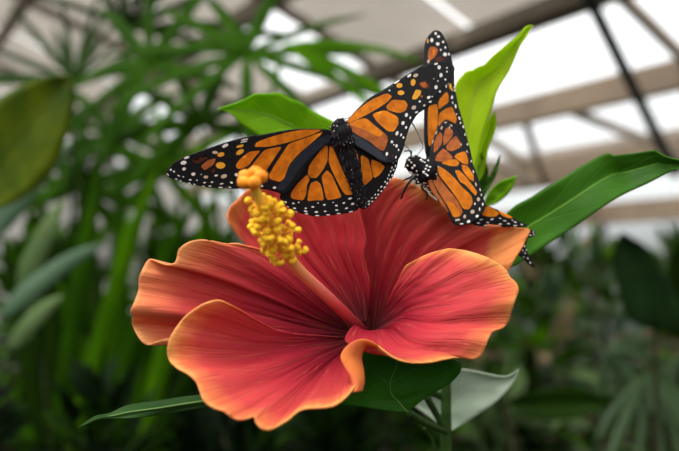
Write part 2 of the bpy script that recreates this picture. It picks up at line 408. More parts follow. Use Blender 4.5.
RF_out = PX('344,123 346.5,121 355.5,110.4 368,98.7 383.5,89.4 399,80 411.4,72 423.5,65.4 434,62.3 446,60.5 452,63 455,69 452,78 445,88 436,97 427,107.5 417,114.5 410,126 406,138 403,150 399,159 391,163.5 384,163 372,156 360,149 352,143 343,132')
RF_cells = [
    (PX('346,127 352,133 362,139 372,146 381,152 388,155 386,161 378,158 365,150 354,143 345,134'), SLA),
    (z5('45,330 110,263 200,198 300,153 332,170 300,205 230,250 140,300 60,335'), ORA),
    (z4('203,107 290,75 345,65 400,112 500,195 505,225 480,302 450,297 380,235 300,192 240,155'), DUL),
    (z4('215,108 290,78 345,68 400,115 470,180 440,200 330,140'), ORA),
    (z5('210,285 290,262 370,305 372,345 345,392 310,392 240,330'), ORA),
    (z5('300,235 340,195 415,200 432,225 417,260 380,274 310,255'), ORA),
    (z6('245,210 290,195 320,220 320,245 290,250 255,235'), BRO), (z6('255,215 290,210 305,235 280,240'), DUL),
    (z5('470,160 490,125 522,132 520,155 490,190 462,188'), YEL)]
RF_dots = zd(340, 70, 6.44, [(382, 100, 50, 40, -10, YEL), (392, 147, 54, 40, 0, YEL), (470, 80, 38, 60, 10, YEL), (365, 75, 56, 18, -35, WHI), (445, 37, 38, 20, -35, WHI), (487, 35, 42, 28, -25, TAN),
    (525, 170, 20, 22, 0, DUL), (513, 203, 20, 16, -20, WHI), (570, 177, 30, 24, -30, WHI), (580, 205, 24, 14, -20, WHI), (542, 228, 16, 20, 30, WHI), (475, 242, 38, 32, -30, TAN), (492, 272, 28, 14, -20, WHI), (427, 290, 24, 34, 20, WHI), (452, 308, 13, 24, 20, WHI), (405, 342, 25, 34, 20, WHI),
    (425, 370, 17, 24, 20, WHI), (368, 405, 20, 30, 20, WHI), (393, 418, 14, 26, 20, WHI), (408, 435, 14, 22, 20, WHI), (318, 132, 16, 14, 0, WHI)]) + \
    zd(380, 50, 6.44, [(360, 90, 30, 18, -15, WHI), (380, 112, 26, 34, 0, WHI), (392, 162, 25, 36, 10, WHI), (360, 240, 26, 34, 10, WHI), (385, 268, 18, 18, 0, WHI), (372, 200, 12, 12, 0, WHI), (430, 115, 12, 16, 0, WHI), (430, 140, 12, 16, 0, WHI), (420, 190, 14, 18, 0, WHI), (425, 230, 12, 16, 0, WHI), (345, 185, 8, 8, 0, WHI), (335, 300, 14, 8, 0, WHI)]) + \
    zd(320, 110, 7.52, [(577, 178, 26, 36, 15, WHI), (540, 240, 24, 28, 10, WHI), (575, 270, 22, 32, 10, WHI), (502, 330, 24, 36, 10, WHI), (570, 355, 14, 26, 10, WHI), (555, 262, 12, 14, 0, WHI), (590, 300, 12, 22, 10, WHI), (545, 345, 18, 30, 15, BRO)])
dRF = plane_depth([(346, 127, .1925), (453, 65, .205), (392, 162, .1965)], lambda x, y: -.0012*math.sin(PI*min(max((x-346)/110, 0), 1)))
wing('forewing', b1, RF_out, RF_cells, RF_dots, dRF)
RH_out = PX('348,141 354,144.6 368,153 384,161 392,161 399,157 397,167 393,176 386,187 377,198 369,206.5 363,210 360,206 357,192 352,172 347,152')
RH_cells = [(z3('397,20 430,70 443,130 460,255 450,268 440,210 415,120'), ORA), (z3('457,85 495,107 508,160 520,215 470,260 462,180'), ORA),
    (z3('517,112 564,130 588,152 562,190 532,213 520,160'), ORA)]
RH_dots = rows(PX('398,160 393,176 386,187 377,198 369,206 363,209'), [1.2, 3.8], 5.0, [1.5, 1.4], seed=4)
dRH = plane_depth([(350, 145, .1935), (395, 165, .1965), (363, 209, .1975)])
wing('hindwing', b1, RH_out, RH_cells, RH_dots, dRH)
def body(parent, spine, spots, seed, nring=40, seg=20):
    rr = random.Random(seed)
    q = resample(spine, nring); pts = [P(a, b, c) for a, b, c, r in q]
    rad = [r*c/FPX for a, b, c, r in q]
    v, f = tube_data(pts, rad, seg)
    for i, p in enumerate(v):
        c = pts[i//seg]; v[i] = p+(p-c)*(.12*noise.noise(p*1500)+.06*math.sin((i//seg)*1.3))
    mb = MB(); mb.add(v, f)
    for t0, t1, n, s in spots:
        for _ in range(n):
            i = int(nring*rr.uniform(t0, t1)); an = rr.uniform(0, 2*PI)
            k = i*seg+int(an/(2*PI)*seg) % seg
            mb.ball(v[k], s*rr.uniform(.7, 1.2), 1, 6, 4)
    return mb
bm1 = body(b1, [(335, 121, .1925, 3), (336.5, 122.5, .1925, 7), (339, 127, .1925, 8.5), (342, 133, .1925, 10), (345, 142, .193, 10), (348, 151, .1935, 7), (351, 163, .194, 7.5), (355, 178, .195, 7.5), (359, 194, .196, 6), (362, 205, .1965, 4), (363, 209, .1967, 1)],
     [(0.0, .14, 18, .00018), (.14, .35, 10, .00012), (.45, .95, 16, .00011)], 3)
hairs(bm1, 3).obj('body', [M_fur, M_white, M_hair], b1)
for s in ((340, 330, .2045), (352, 358, .2055)):
    pass
leg(b1, [(340, 136, .195), (333, 150, .2), (336, 172, .203), (338, 186, .2075)])
leg(b1, [(348, 138, .195), (356, 150, .2), (352, 172, .203), (350, 190, .208)])
leg(b1, [(344, 146, .196), (338, 158, .201), (346, 178, .204), (344, 194, .2085)])
leg(b1, [(349, 146, .196), (366, 158, .202), (372, 174, .206), (378, 187, .2105)])
antenna(b1, [(337, 122, .194), (350, 117, .199), (362, 109, .205), (371, 102, .209)])
antenna(b1, [(339, 122, .194), (355, 119, .199), (369, 113, .205), (380, 107, .209)])

# ---- the butterfly with folded wings
b2 = empty('butterfly', P(425, 170, .2045), 'monarch butterfly with upright folded wings, seen from the side on the back petal', 'butterfly')
y1 = lambda t: Z(410, 25, 6.44, t)
y2 = lambda t: Z(410, 85, 5.64, t)
y3 = lambda t: Z(410, 155, 5.64, t)
y4 = lambda t: Z(450, 190, 5.3, t)
F2_out = y1('165,33 145,40 120,65 103,95 94,120 88,180 84,240') + y2('79,60 79,140 78,220 79,300 84,370 95,420 112,445 200,440 300,440 355,440 340,370 320,290 300,210 270,110 250,0') + y1('285,300 265,200 240,120 218,72 196,42')
F2_cells = [
    (y1('130,143 162,142 180,162 160,205 128,230 117,215 118,170'), DUL), (y1('160,215 200,200 228,214 220,232 165,236'), BRO), (y1('145,160 160,160 160,190 145,200'), ORA),
    (y2('104,120 150,108 156,140 155,230 135,295 112,350 104,330 101,200'), ORA), (y2('160,110 165,85 205,38 216,60 216,97 190,115 162,138'), ORA),
    (y2('163,165 200,135 237,123 262,190 256,218 235,205 205,192 182,203 160,235'), ORA), (y2('222,2 240,22 240,38 226,20'), YEL), (y2('120,370 140,330 150,400 130,430'), DUL)]
F2_dots = zd(410, 25, 6.44, [(165, 55, 20, 26, 0, WHI), (183, 75, 24, 22, 0, WHI), (140, 98, 26, 38, 0, WHI), (178, 122, 32, 30, 0, WHI), (213, 110, 20, 20, 0, WHI), (198, 160, 14, 22, 0, WHI), (225, 190, 34, 34, 10, WHI), (250, 188, 14, 26, 0, WHI),
    (227, 145, 16, 22, 0, WHI), (118, 235, 22, 34, 0, TAN), (114, 103, 12, 44, 0, YEL), (168, 252, 30, 16, -20, WHI), (240, 272, 14, 24, 0, WHI), (268, 290, 10, 26, 0, WHI), (240, 300, 12, 20, 0, WHI), (268, 325, 16, 26, 0, WHI), (228, 355, 18, 22, 0, WHI), (232, 397, 14, 22, 0, WHI), (245, 372, 12, 30, 10, WHI), (260, 395, 22, 50, -10, YEL), (285, 403, 10, 22, 0, WHI), (188, 275, 28, 40, 0, TAN)]) + \
    zd(410, 85, 5.64, [(237, 70, 14, 30, 10, WHI), (252, 30, 12, 22, 0, WHI), (257, 120, 14, 34, -10, WHI), (240, 100, 10, 18, 0, WHI), (278, 188, 14, 30, -20, WHI), (262, 165, 8, 14, 0, WHI), (300, 235, 12, 26, -15, WHI), (285, 215, 10, 18, 0, WHI), (310, 280, 10, 20, 0, WHI), (324, 335, 10, 22, 0, WHI)])
dF2 = plane_depth([(428, 160, .2085), (437, 30, .2125), (468, 140, .2105)])
wing('forewing', b2, F2_out, F2_cells, F2_dots, dF2, gr=.3, ds=.92)
H2_out = y2('200,198 182,206 162,235 135,290 117,350 110,400') + y3('100,40 96,90 100,150 118,200 150,245 180,285 210,325 240,385 265,398 310,395 360,382 400,345 425,300 424,270 410,235 400,180 370,90 340,10') + y2('345,420 320,370 290,290 262,250 240,220 222,205')
H2_cells = [
    (y2('170,265 182,285 178,330 150,370 134,382 135,330 150,290'), DUL), (y2('210,240 240,257 238,287 215,320 190,342 188,300 198,258'), DUL), (y2('257,287 280,322 286,350 237,373 210,366 205,347 225,320'), DUL),
    (y2('185,360 200,367 235,402 240,416 190,432 140,427 150,397'), DUL), (y2('285,382 310,375 326,420 326,447 300,442 268,420 250,404 262,392'), ORA),
    (y3('215,30 258,25 277,45 265,62 222,60 175,45'), ORA), (y3('143,58 185,75 240,120 290,180 345,230 352,270 332,307 300,302 270,250 220,180 170,120'), ORA),
    (y3('130,92 150,112 200,180 260,250 297,320 280,347 245,352 220,300 170,220 130,152'), DUL), (y3('205,262 240,270 285,330 270,345 245,347 222,300'), ORA), (y3('95,100 114,90 120,140 150,210 190,270 217,322 203,322 160,250 108,190 90,130'), DUL),
    (y3('290,55 320,60 355,110 360,150 337,137 300,90'), ORA), (y3('252,87 275,87 310,120 350,170 376,207 370,230 345,202 310,165 282,150'), ORA)]
H2_dots = zd(410, 155, 5.64, [(268, 366, 40, 18, -10, TAN), (308, 347, 20, 32, 10, TAN), (330, 375, 28, 24, -20, WHI), (352, 320, 30, 34, 30, TAN), (290, 388, 30, 10, 0, WHI), (378, 345, 26, 22, -30, WHI), (385, 250, 24, 32, 0, TAN), (392, 305, 12, 30, 0, WHI), (410, 278, 12, 24, 0, WHI), (371, 165, 11, 34, -15, TAN), (395, 195, 8, 24, -10, WHI), (357, 95, 8, 26, -15, WHI), (402, 225, 8, 20, 0, WHI), (365, 275, 10, 22, 0, WHI), (345, 35, 9, 20, 0, WHI)]) + \
    zd(410, 85, 5.64, [(178, 242, 14, 30, 20, TAN), (200, 212, 20, 12, 0, TAN), (148, 268, 12, 34, 20, TAN), (128, 320, 8, 34, 15, TAN), (270, 255, 20, 34, -30, TAN), (232, 228, 22, 10, 40, TAN), (222, 240, 10, 22, 0, TAN), (312, 345, 12, 26, -20, WHI), (322, 375, 10, 22, -20, WHI), (298, 300, 14, 24, -25, WHI), (288, 335, 8, 22, -20, TAN)])
dH2 = plane_depth([(430, 165, .2035), (461, 225, .2025), (460, 135, .2065)], lambda x, y: -.0008*math.sin(PI*min(max((y-120)/105, 0), 1)))
wing('hindwing', b2, H2_out, H2_cells, H2_dots, dH2, gr=.3, ds=.92)
FH_out = PX('470,200') + y4('190,78 260,108 330,143 375,168 417,189 392,197 330,196 270,197 200,196 125,187 95,150')
FH_cells = [(y4('195,83 170,122 172,132 205,140 242,140 258,125 240,105'), ORA), (y4('250,105 300,128 335,148 315,150 275,135'), ORA)]
FH_dots = zd(450, 190, 5.3, [(222, 155, 26, 12, -20, WHI), (150, 175, 22, 12, 0, WHI), (165, 157, 26, 8, -10, WHI), (190, 188, 34, 8, 0, WHI), (235, 188, 34, 8, 0, WHI), (290, 163, 24, 9, 10, WHI), (265, 150, 18, 8, 10, WHI), (310, 178, 24, 9, 10, WHI), (265, 180, 24, 9, 0, WHI), (345, 170, 24, 9, 20, WHI), (345, 188, 30, 8, 0, WHI), (380, 183, 22, 8, 15, WHI), (200, 172, 20, 8, 0, WHI), (330, 160, 14, 6, 20, WHI)])
dFH = plane_depth([(470, 205, .2085), (528, 226, .2118), (475, 226, .2095)])
wing('hindwing', b2, FH_out, FH_cells, FH_dots, dFH, gr=.3, ds=.92)
FF_out = PX('452,200 478,208 505,218 524,229') + y4('400,212 440,210 452,222 450,238 432,250 415,252 408,270 402,295 408,325 425,360 448,404 445,413 420,400 395,370 362,345') + PX('500,246 475,230 455,212')
FF_cells = [(y4('362,310 375,300 385,325 378,340 362,332'), BRO), (PX('460,206 480,214 498,228 505,240 485,230'), ORA)]
FF_dots = zd(450, 190, 5.3, [(400, 222, 14, 8, 0, WHI), (420, 220, 12, 9, 0, WHI), (440, 222, 10, 10, 0, WHI), (380, 245, 10, 16, 0, WHI), (388, 270, 12, 16, 0, WHI), (395, 298, 10, 16, 0, WHI), (385, 320, 9, 12, 0, WHI), (398, 335, 9, 12, 0, WHI), (412, 362, 10, 16, -30, WHI), (425, 385, 9, 18, -30, WHI), (402, 245, 14, 8, -30, WHI), (425, 240, 12, 8, 0, WHI), (443, 236, 8, 12, 0, WHI), (375, 232, 8, 10, 0, WHI), (404, 318, 8, 12, 0, WHI), (390, 355, 8, 10, 0, WHI)])
dFF = plane_depth([(452, 203, .2135), (534, 266, .2185), (535, 232, .2178)])
wing('forewing', b2, FF_out, FF_cells, FF_dots, dFF, gr=.3, ds=.92)
body(b2, [(408, 158, .2035, 2), (410, 160, .2035, 7), (414, 164, .2038, 9.5), (418, 167, .204, 9), (423, 170, .2045, 14), (430, 177, .2055, 12), (437, 188, .207, 8), (445, 198, .2078, 7), (454, 208, .2082, 6), (461, 216, .2085, 4), (465, 221, .2087, 1)],
     [(0.0, .5, 150, .0004)], 5).obj('body', [M_fur, M_white], b2)
antenna(b2, [(412, 160, .203), (420, 152, .2035), (423, 146, .204), (419, 136, .2045), (415, 128, .205), (411, 121, .2055)])
antenna(b2, [(411, 160, .205), (410, 152, .206), (406, 146, .207), (400, 143, .208)])
leg(b2, [(418, 170, .203), (417, 173, .2025), (411, 180, .202), (406, 187, .2025), (402, 196, .204), (401, 199, .2045)], .0004)
leg(b2, [(416, 172, .205), (411, 177, .206), (406, 179, .208), (403, 181, .209)], .00035)
leg(b2, [(413, 166, .2035), (411, 158, .2035), (411, 151, .2035), (404, 151.5, .2035)], .00025)
leg(b2, [(424, 180, .205), (422, 188, .2065), (427, 193, .2095), (426, 200, .2095)], .00035)

# ------------------------------------------------------------------ hibiscus
flower_base = P(446, 470, .238); ground_pt = Vector((flower_base.x, flower_base.y, 0))
plant = empty('hibiscus_plant', ground_pt, 'hibiscus plant with one big coral red and orange bloom and green leaves, carrying both butterflies', 'flower')
M_stem = simple('stem_green', srgb(46, 70, 26), .6, .25, scale=250, spec=.12)
M_tube = simple('floral_tube_maroon', srgb(92, 14, 26), .6, .2, scale=400)
M_calyx = simple('calyx_green', srgb(84, 112, 48), .55, .2, scale=300)
T = (369, 326, .2075)
ax_b = (P(384, 352, .226)-P(*T)).normalized()
mb = MB(); p0 = P(*T)
mb.add(*tube_data([p0+ax_b*(.007+k*.0014) for k in range(9)], [.0046, .004, .0034, .003, .0028, .0027, .0026, .0025, .0022], 20, cap=False))
flower = mb.obj('flower', M_tube, plant, thick=.0006)
flower['label'] = 'coral red hibiscus bloom with orange petal edges'
mb = MB()
e1 = ax_b.cross(Vector((0, 0, 1))).normalized(); e2 = ax_b.cross(e1)
for k in range(5):
    an = 2*PI*k/5; o_ = e1*math.cos(an)+e2*math.sin(an)
    mb.blade(p0+ax_b*.0185+o_*.001, -ax_b+o_*.35, o_, .0105, .0058, 0, 'ovate', 8, .15)
mb.ball(p0+ax_b*.019, .0036, 0, 12, 8)
mb.obj('calyx', M_calyx, flower, thick=.0005)

S = srgb
st_main = [(0, S(52, 3, 16)), (.12, S(96, 8, 28)), (.3, S(148, 24, 44)), (.55, S(192, 52, 64)), (.84, S(210, 76, 74)), (.95, S(232, 126, 80)), (1, S(244, 172, 98))]
st_left = [(0, S(52, 3, 16)), (.12, S(96, 8, 28)), (.3, S(146, 24, 44)), (.56, S(190, 52, 64)), (.8, S(210, 80, 76)), (.93, S(230, 132, 90)), (1, S(242, 170, 108))]
st_back = [(0, S(52, 3, 16)), (.14, S(96, 8, 26)), (.34, S(162, 28, 44)), (.66, S(202, 52, 62)), (.92, S(216, 84, 74)), (1, S(240, 152, 86))]
M_petal = petalmat('petal_coral', st_main); M_petalL = petalmat('petal_coral_wide_edge', st_left); M_petalB = petalmat('petal_crimson', st_back, .08, .34)
M_fold = simple('petal_edge_orange', srgb(236, 142, 60), .55, c2=srgb(222, 104, 62), scale=160, transl=.3)

def petal(L, Mg, Rr, bulge, mat, ruffle=.0007, nu=56, nv=110, seed=0, waves=9, extra=None, fl=1.0, uvw=None):
    """Coons patch: L and Rr run base->corner, Mg runs L corner->R corner; entries (px,py,depth)"""
    Lr = resample(L, nu); Rq = resample(Rr, nu); Mq = resample(Mg, nv)
    b0, b1_ = Lr[0], Rq[0]; m0, m1 = Mq[0], Mq[-1]
    verts, uvs, faces = [], [], []
    for i in range(nu+1):
        u = i/nu
        for j in range(nv+1):
            v = j/nv
            q = []
            for k in range(3):
                base = b0[k]+(b1_[k]-b0[k])*v
                s = (1-v)*Lr[i][k]+v*Rq[i][k]+(1-u)*base+u*Mq[j][k]
                s -= (1-u)*((1-v)*b0[k]+v*b1_[k])+u*((1-v)*m0[k]+v*m1[k])
                q.append(s)
            w = math.sin(PI*v)
            d = q[2]+bulge*math.sin(PI*u**.9)*w
            env = u*u*(min(1, 6*v*(1-v)))
            d += ruffle*env*math.sin(2*PI*waves*v+seed+2*math.sin(5*v+seed))*1.0
            d += .0016*u*w**.5*noise.noise(Vector((u*2.0, v*10, seed*3.1)))*fl
            d += .00065*min(1, 3*u)*w**.5*noise.noise(Vector((u*2.6, v*26, seed*5.7+2)))*fl
            d += .00025*u*noise.noise(Vector((u*14, v*30, seed*2.3+7)))*fl
            if extra: d += extra(u, v)
            verts.append(P(q[0], q[1], d)); uvs.append((u*(1+(uvw(u, v) if uvw else 0)), v))
    W = nv+1
    for i in range(nu):
        for j in range(nv): faces.append((i*W+j, (i+1)*W+j, (i+1)*W+j+1, i*W+j+1))
    return verts, faces, uvs
def petal_obj(data, mats, extra_mb=None, label=None):
    v, f, uv = data; mb = MB(); mb.add(v, f, uv, 0)
    if extra_mb: mb.add(extra_mb[0], extra_mb[1], extra_mb[2], 1)
    o = mb.obj('petal', mats, flower, thick=.0005)
    if label: o['label'] = label
    return o
# back petal, left of the pair
petal_obj(petal([(355, 326, .2075), (322, 302, .2075), (288, 280, .207), (255, 254, .206), (240, 238, .2045), (230, 224, .2015)],
    [(230, 224, .2015), (227, 216, .2015), (231, 206, .203), (238, 199, .205), (246, 191, .207), (258, 182, .2085), (285, 176, .21), (315, 176, .2105), (340, 180, .2105), (356, 188, .2095)],
    [(368, 322, .2065), (370, 300, .2055), (370, 284, .205), (364, 255, .205), (366.5, 238, .2055), (361, 213, .207), (356, 188, .2095)], .003, M_petalB, .0006, seed=1, uvw=lambda u, v: .12*max(0, 1-v/.2)*u), M_petalB, None, 'crimson petal rising behind the pistil')
# back petal on the right, under the folded butterfly
petal_obj(petal([(366, 340, .2115), (357, 290, .214), (352, 255, .2135), (350, 220, .2125), (360, 195, .2122), (376, 183, .2118)],
    [(376, 183, .2118), (385, 179, .2115), (395, 178, .2112), (404, 180, .211), (420, 188, .211), (436, 200, .211), (455, 212, .2112), (475, 221, .2118), (500, 226, .2125), (520, 227.5, .213), (527, 228.5, .213), (530, 231, .2125), (527, 238, .2115), (522, 248, .2105), (515, 259, .2095), (509, 270, .209)],
    [(392, 338, .2105), (416, 302, .2108), (450, 285, .2105), (485, 278, .209), (509, 270, .209)], .0025, M_petalB, .0003, seed=2, waves=6,
    extra=lambda u, v: -.0028*math.exp(-((v-.62)/.05)**2)*u*u, uvw=lambda u, v: .32*min(1, max(0, (v-.66)/.14))*u), M_petalB, None, 'crimson petal at the back right with an orange corner')
# left petal
petal_obj(petal([(352, 330, .2065), (335, 312, .2035), (318, 293, .2005), (300, 275, .198), (280, 260, .196), (262, 250, .1945), (238, 243.5, .192)],
    [(238, 243.5, .192), (222, 243, .191), (208, 240.5, .1885), (198, 240, .187), (188, 242.5, .186), (179, 249, .1865), (177, 257, .188), (174, 263, .1885), (166, 264.5, .187), (158, 262, .1865), (149, 259.5, .186), (143, 268, .1865), (139, 278, .1875), (138.5, 289, .1875), (135, 300, .186), (130.5, 311, .1845), (133, 316, .185), (132, 324, .1865), (139, 338, .187), (147, 344.5, .186), (158, 341, .1855), (170, 339, .188), (190, 345, .193)],
    [(353, 336, .206), (320, 346, .203), (280, 350, .2), (240, 350, .197), (190, 345, .193)], .002, M_petalL, .0008, seed=3, waves=5,
    extra=lambda u, v: -.003*math.exp(-((v-.62)/.045)**2)*u**2+.0018*math.exp(-((v-.7)/.05)**2)*u**2-.0016*math.exp(-((v-.33)/.05)**2)*u**2+.0016*math.exp(-((v-.42)/.05)**2)*u**2), M_petalL, None, 'coral petal reaching out to the left')
# front left petal
petal_obj(petal([(357, 334, .2055), (345, 338, .202), (325, 337, .198), (300, 335.5, .1935), (278, 331, .1895), (258, 321, .1845), (240, 310, .1795), (228, 304, .1765)],
    [(228, 304, .1765), (220, 300.5, .1755), (212, 301, .175), (200, 306, .1745), (184, 318, .174), (172, 334, .1735), (167.5, 348, .173), (169, 360, .172), (177, 368, .1705), (188, 374, .169), (196, 382, .168), (200, 392, .167), (204, 401, .166), (213, 408, .165), (223, 411, .164), (232, 418, .163), (240, 420, .163), (249, 418, .164), (254, 417, .165), (256, 423, .164), (262, 429, .1625), (270, 430, .162), (278, 426, .1625), (288, 420, .164), (296, 413, .1655), (306, 409, .1665), (322, 408, .167), (334, 406, .168), (343, 400, .17), (350, 393, .172), (357, 382, .175)],
    [(364, 338, .205), (356, 344, .2015), (352, 352, .1965), (354, 362, .189), (357, 382, .175)], -.0045, M_petal, .0006, seed=4, waves=6,
    extra=lambda u, v: -.0022*math.exp(-((v-.45)/.05)**2)*u**2-.0014*math.exp(-((v-.62)/.04)**2)*u**3+.001*math.exp(-((v-.3)/.03)**2)*u**2.5), M_petal, None, 'coral petal at the front with a pale orange ruffled edge')
# right petal with its rolled edge
def patch(A, B, n=22, m=10, bul=0):
    a, b = resample(A, n), resample(B, n); v, f, uv = [], [], []
    for i in range(n+1):
        for j in range(m+1):
            t = j/m; q = [x+(y-x)*t for x, y in zip(a[i], b[i])]
            v.append(P(q[0], q[1], q[2]+bul*math.sin(PI*t)*(.3+.7*i/n))); uv.append((.93, i/n))
    for i in range(n):
        for j in range(m):
            k = i*(m+1)+j; f.append((k, k+m+1, k+m+2, k+1))
    return v, f, uv
fold = patch([(378, 345, .1795), (371, 341, .179), (362, 339, .1785), (352, 342, .178), (344, 349, .1775), (340.5, 357, .177), (344, 366, .1765), (350, 376, .1755), (352, 385, .175), (350, 393, .1745)],
             [(378, 348, .1815), (372, 346.5, .182), (367, 346, .182), (364, 349, .1815), (362, 354, .181), (361.5, 360, .181), (363, 367, .1805), (364, 375, .18), (364, 383, .1785), (362, 391, .1765)], 30, 12, -.0022)
petal_obj(petal([(379, 322, .208), (386, 305, .2045), (394, 288, .2015), (402, 272, .1995), (406, 265, .199)],
    [(406, 265, .199), (418, 258.5, .1985), (430, 253.5, .198), (441, 250, .1975), (450, 248.5, .197), (462, 250, .1965), (476, 253.5, .1955), (488, 258, .1945), (499, 264, .1935), (507, 271, .1925), (510, 277, .192), (517, 284, .1915), (518.5, 291, .191), (515, 301, .19), (511, 312, .189), (508.5, 321, .1885), (503, 328, .188), (494, 331, .1875), (489.5, 337, .187), (485, 348, .186), (481, 355.5, .1855), (473, 359, .185), (458, 358, .184), (444, 360, .183), (428, 363, .182), (410, 363, .181), (396, 358.5, .1805), (386, 352, .1805), (378, 345.5, .1805)],
    [(372, 337, .2075), (364, 333, .204), (356, 326, .199), (351, 328, .195), (345, 338, .19), (350, 343, .185), (364, 342, .182), (378, 345.5, .1805)], -.0035, M_petal, .0005, seed=6, waves=6,
    extra=lambda u, v: -.0016*math.exp(-((v-.45)/.05)**2)*u**2-.0016*math.exp(-((v-.6)/.04)**2)*u**2+.0012*math.exp(-((v-.52)/.035)**2)*u**2), [M_petal, M_fold], fold, 'coral petal on the right with a rolled orange edge near the throat')
# pistil
colA = resample([(364, 332, .211), (352, 321, .203), (336, 305, .195), (318, 288, .187), (300, 271, .179), (286, 254, .173), (277, 238, .169), (268, 218, .1648), (260, 200, .1615), (255, 189, .1595), (253, 181, .158)], 40)
M_col = None
m, nt, out = newmat('staminal_column'); N = nt.nodes; L = nt.links
tcn = N.new('ShaderNodeTexCoord'); spn = N.new('ShaderNodeSeparateXYZ'); L.new(tcn.outputs['UV'], spn.inputs[0])
rp = ramp(nt, [(0, S(120, 18, 30)), (.2, S(196, 62, 66)), (.36, S(238, 130, 110)), (.52, S(244, 164, 96)), (.64, S(250, 188, 56)), (1, S(252, 200, 66))]); L.new(spn.outputs['Y'], rp.inputs['Fac'])
bn_ = N.new('ShaderNodeBsdfPrincipled'); bn_.inputs['Roughness'].default_value = .5; L.new(rp.outputs['Color'], bn_.inputs['Base Color']); bn_.inputs['Subsurface Weight'].default_value = .1; bn_.inputs['Subsurface Radius'].default_value = (.001, .0005, .0003); L.new(bn_.outputs[0], out.inputs[0]); M_col = m
cpts = [P(*q) for q in colA]
rad = [.0019-.0007*(i/40) for i in range(41)]
v, f = tube_data(cpts, rad, 16)
mesh_obj('staminal_column', v, f, M_col, flower, [(0, (i//16)/40) for i in range(len(v))])
M_anther = simple('anther_yellow', srgb(254, 204, 44), .6, c2=srgb(242, 168, 24), scale=900, spec=.25, bump=.0003)
M_stigma = simple('stigma_orange', srgb(246, 156, 40), .55, c2=srgb(236, 122, 26), scale=700, spec=.25, bump=.0003)
M_fil = simple('filament_yellow', srgb(242, 176, 66), .5, .1)
def stamen_mesh(ln, seed):
    rr = random.Random(seed); mb = MB()
    bx = rr.uniform(-.0006, .0006)
    pts = [Vector((bx*math.sin(PI*t*.5), 0, ln*t)) for t in (0, .33, .66, 1)]
    mb.tube(pts, .00022, 6, 0)
    top = pts[-1]
    for k in range(5):                                  # kidney shaped anther: a bent bead of lobes
        t = (k-2)/2; a = t*1.2
        mb.ball(top+Vector((.0006*math.sin(a), rr.uniform(-.0002, .0002), -.0007*(1-math.cos(a)))), .00072*(1-.2*t*t)*rr.uniform(.85, 1.15), 1, 8, 6)
    me = mb
    mesh = bpy.data.meshes.new('stamen'); mesh.from_pydata([tuple(q) for q in me.v], [], me.f); mesh.update()
    mesh.materials.append(M_fil); mesh.materials.append(M_anther)
    mesh.polygons.foreach_set('material_index', me.i); mesh.polygons.foreach_set('use_smooth', [True]*len(mesh.polygons))
    return mesh
SM = [stamen_mesh(.0022, 1), stamen_mesh(.003, 2), stamen_mesh(.0038, 3), stamen_mesh(.005, 4)]
rs = random.Random(11)
for k in range(96):
    t = .57+.30*(k+rs.random())/96; i = int(t*40); c = cpts[i]+(cpts[i+1]-cpts[i])*(t*40-i)
    ax = (cpts[i+1]-cpts[i]).normalized(); a1 = ax.cross(Vector((0, 1, 0))).normalized(); a2 = ax.cross(a1)
    an = k*2.39996+rs.uniform(-.3, .3)
    dr = (a1*math.cos(an)+a2*math.sin(an)+ax*rs.uniform(-.15, .45)).normalized()
    sd = dr.cross(Vector((rs.uniform(-1, 1), rs.uniform(-1, 1), rs.uniform(-1, 1)))).normalized(); s2 = dr.cross(sd)
    o = bpy.data.objects.new('stamen', SM[rs.choice((0, 1, 1, 2, 2, 3)) if t < .8 else rs.choice((0, 0, 1))]); col.objects.link(o); o.parent = flower
    M4 = Matrix((sd, s2, dr)).transposed().to_4x4(); M4.translation = c+dr*.001-ORG[flower.name]
    o.matrix_local = M4
tipd = (cpts[-1]-cpts[-4]).normalized(); a1 = tipd.cross(Vector((0, 1, 0))).normalized(); a2 = tipd.cross(a1)
for k in range(5):
    an = 2*PI*k/5+.5; dr = a1*math.cos(an)+a2*math.sin(an)
    mb = MB(); base = cpts[-1]-tipd*.0004; end = base+dr*.0022+tipd*.0013
    mb.tube([base, (base+end)/2+tipd*.0002, end], [.0006, .0005, .0006], 8)
    mb.ball(end, .00175, 0, 14, 10, (1, 1, .9))
    v = mb.v
    mb.v = [p+(p-end)*(.12*noise.noise(p*1800)) for p in v]
    mb.obj('stigma', M_stigma, flower)

# leaves and stem
M_lf_bright = leafmat('leaf_bright', srgb(146, 200, 18), srgb(118, 180, 12), .5, .55, spec=.2)
M_lf_lime = leafmat('leaf_lime', srgb(206, 232, 44), srgb(176, 214, 28), .55, .55, spec=.2)
M_lf_mid = leafmat('leaf_mid', srgb(66, 122, 16), srgb(48, 98, 12), .4, .5, spec=.2)
M_lf_dark = leafmat('leaf_dark', srgb(52, 112, 18), srgb(38, 90, 12), .3, .5, spec=.15)
M_lf_shade = leafmat('leaf_deep_green', srgb(44, 78, 28), srgb(30, 60, 20), .2, .5, spec=.12)
M_lf_pale = leafmat('leaf_pale_underside', srgb(196, 212, 190), srgb(176, 196, 170), .25, .6, vein_c=srgb(214, 224, 204), spec=.2)
M_rib = simple('midrib_pale_green', srgb(104, 152, 40), .5, .1)
M_ribl = simple('midrib_lime', srgb(190, 222, 70), .5, .1, transl=.4)
M_ribd = simple('midrib_dark_green', srgb(84, 116, 46), .5, .1)
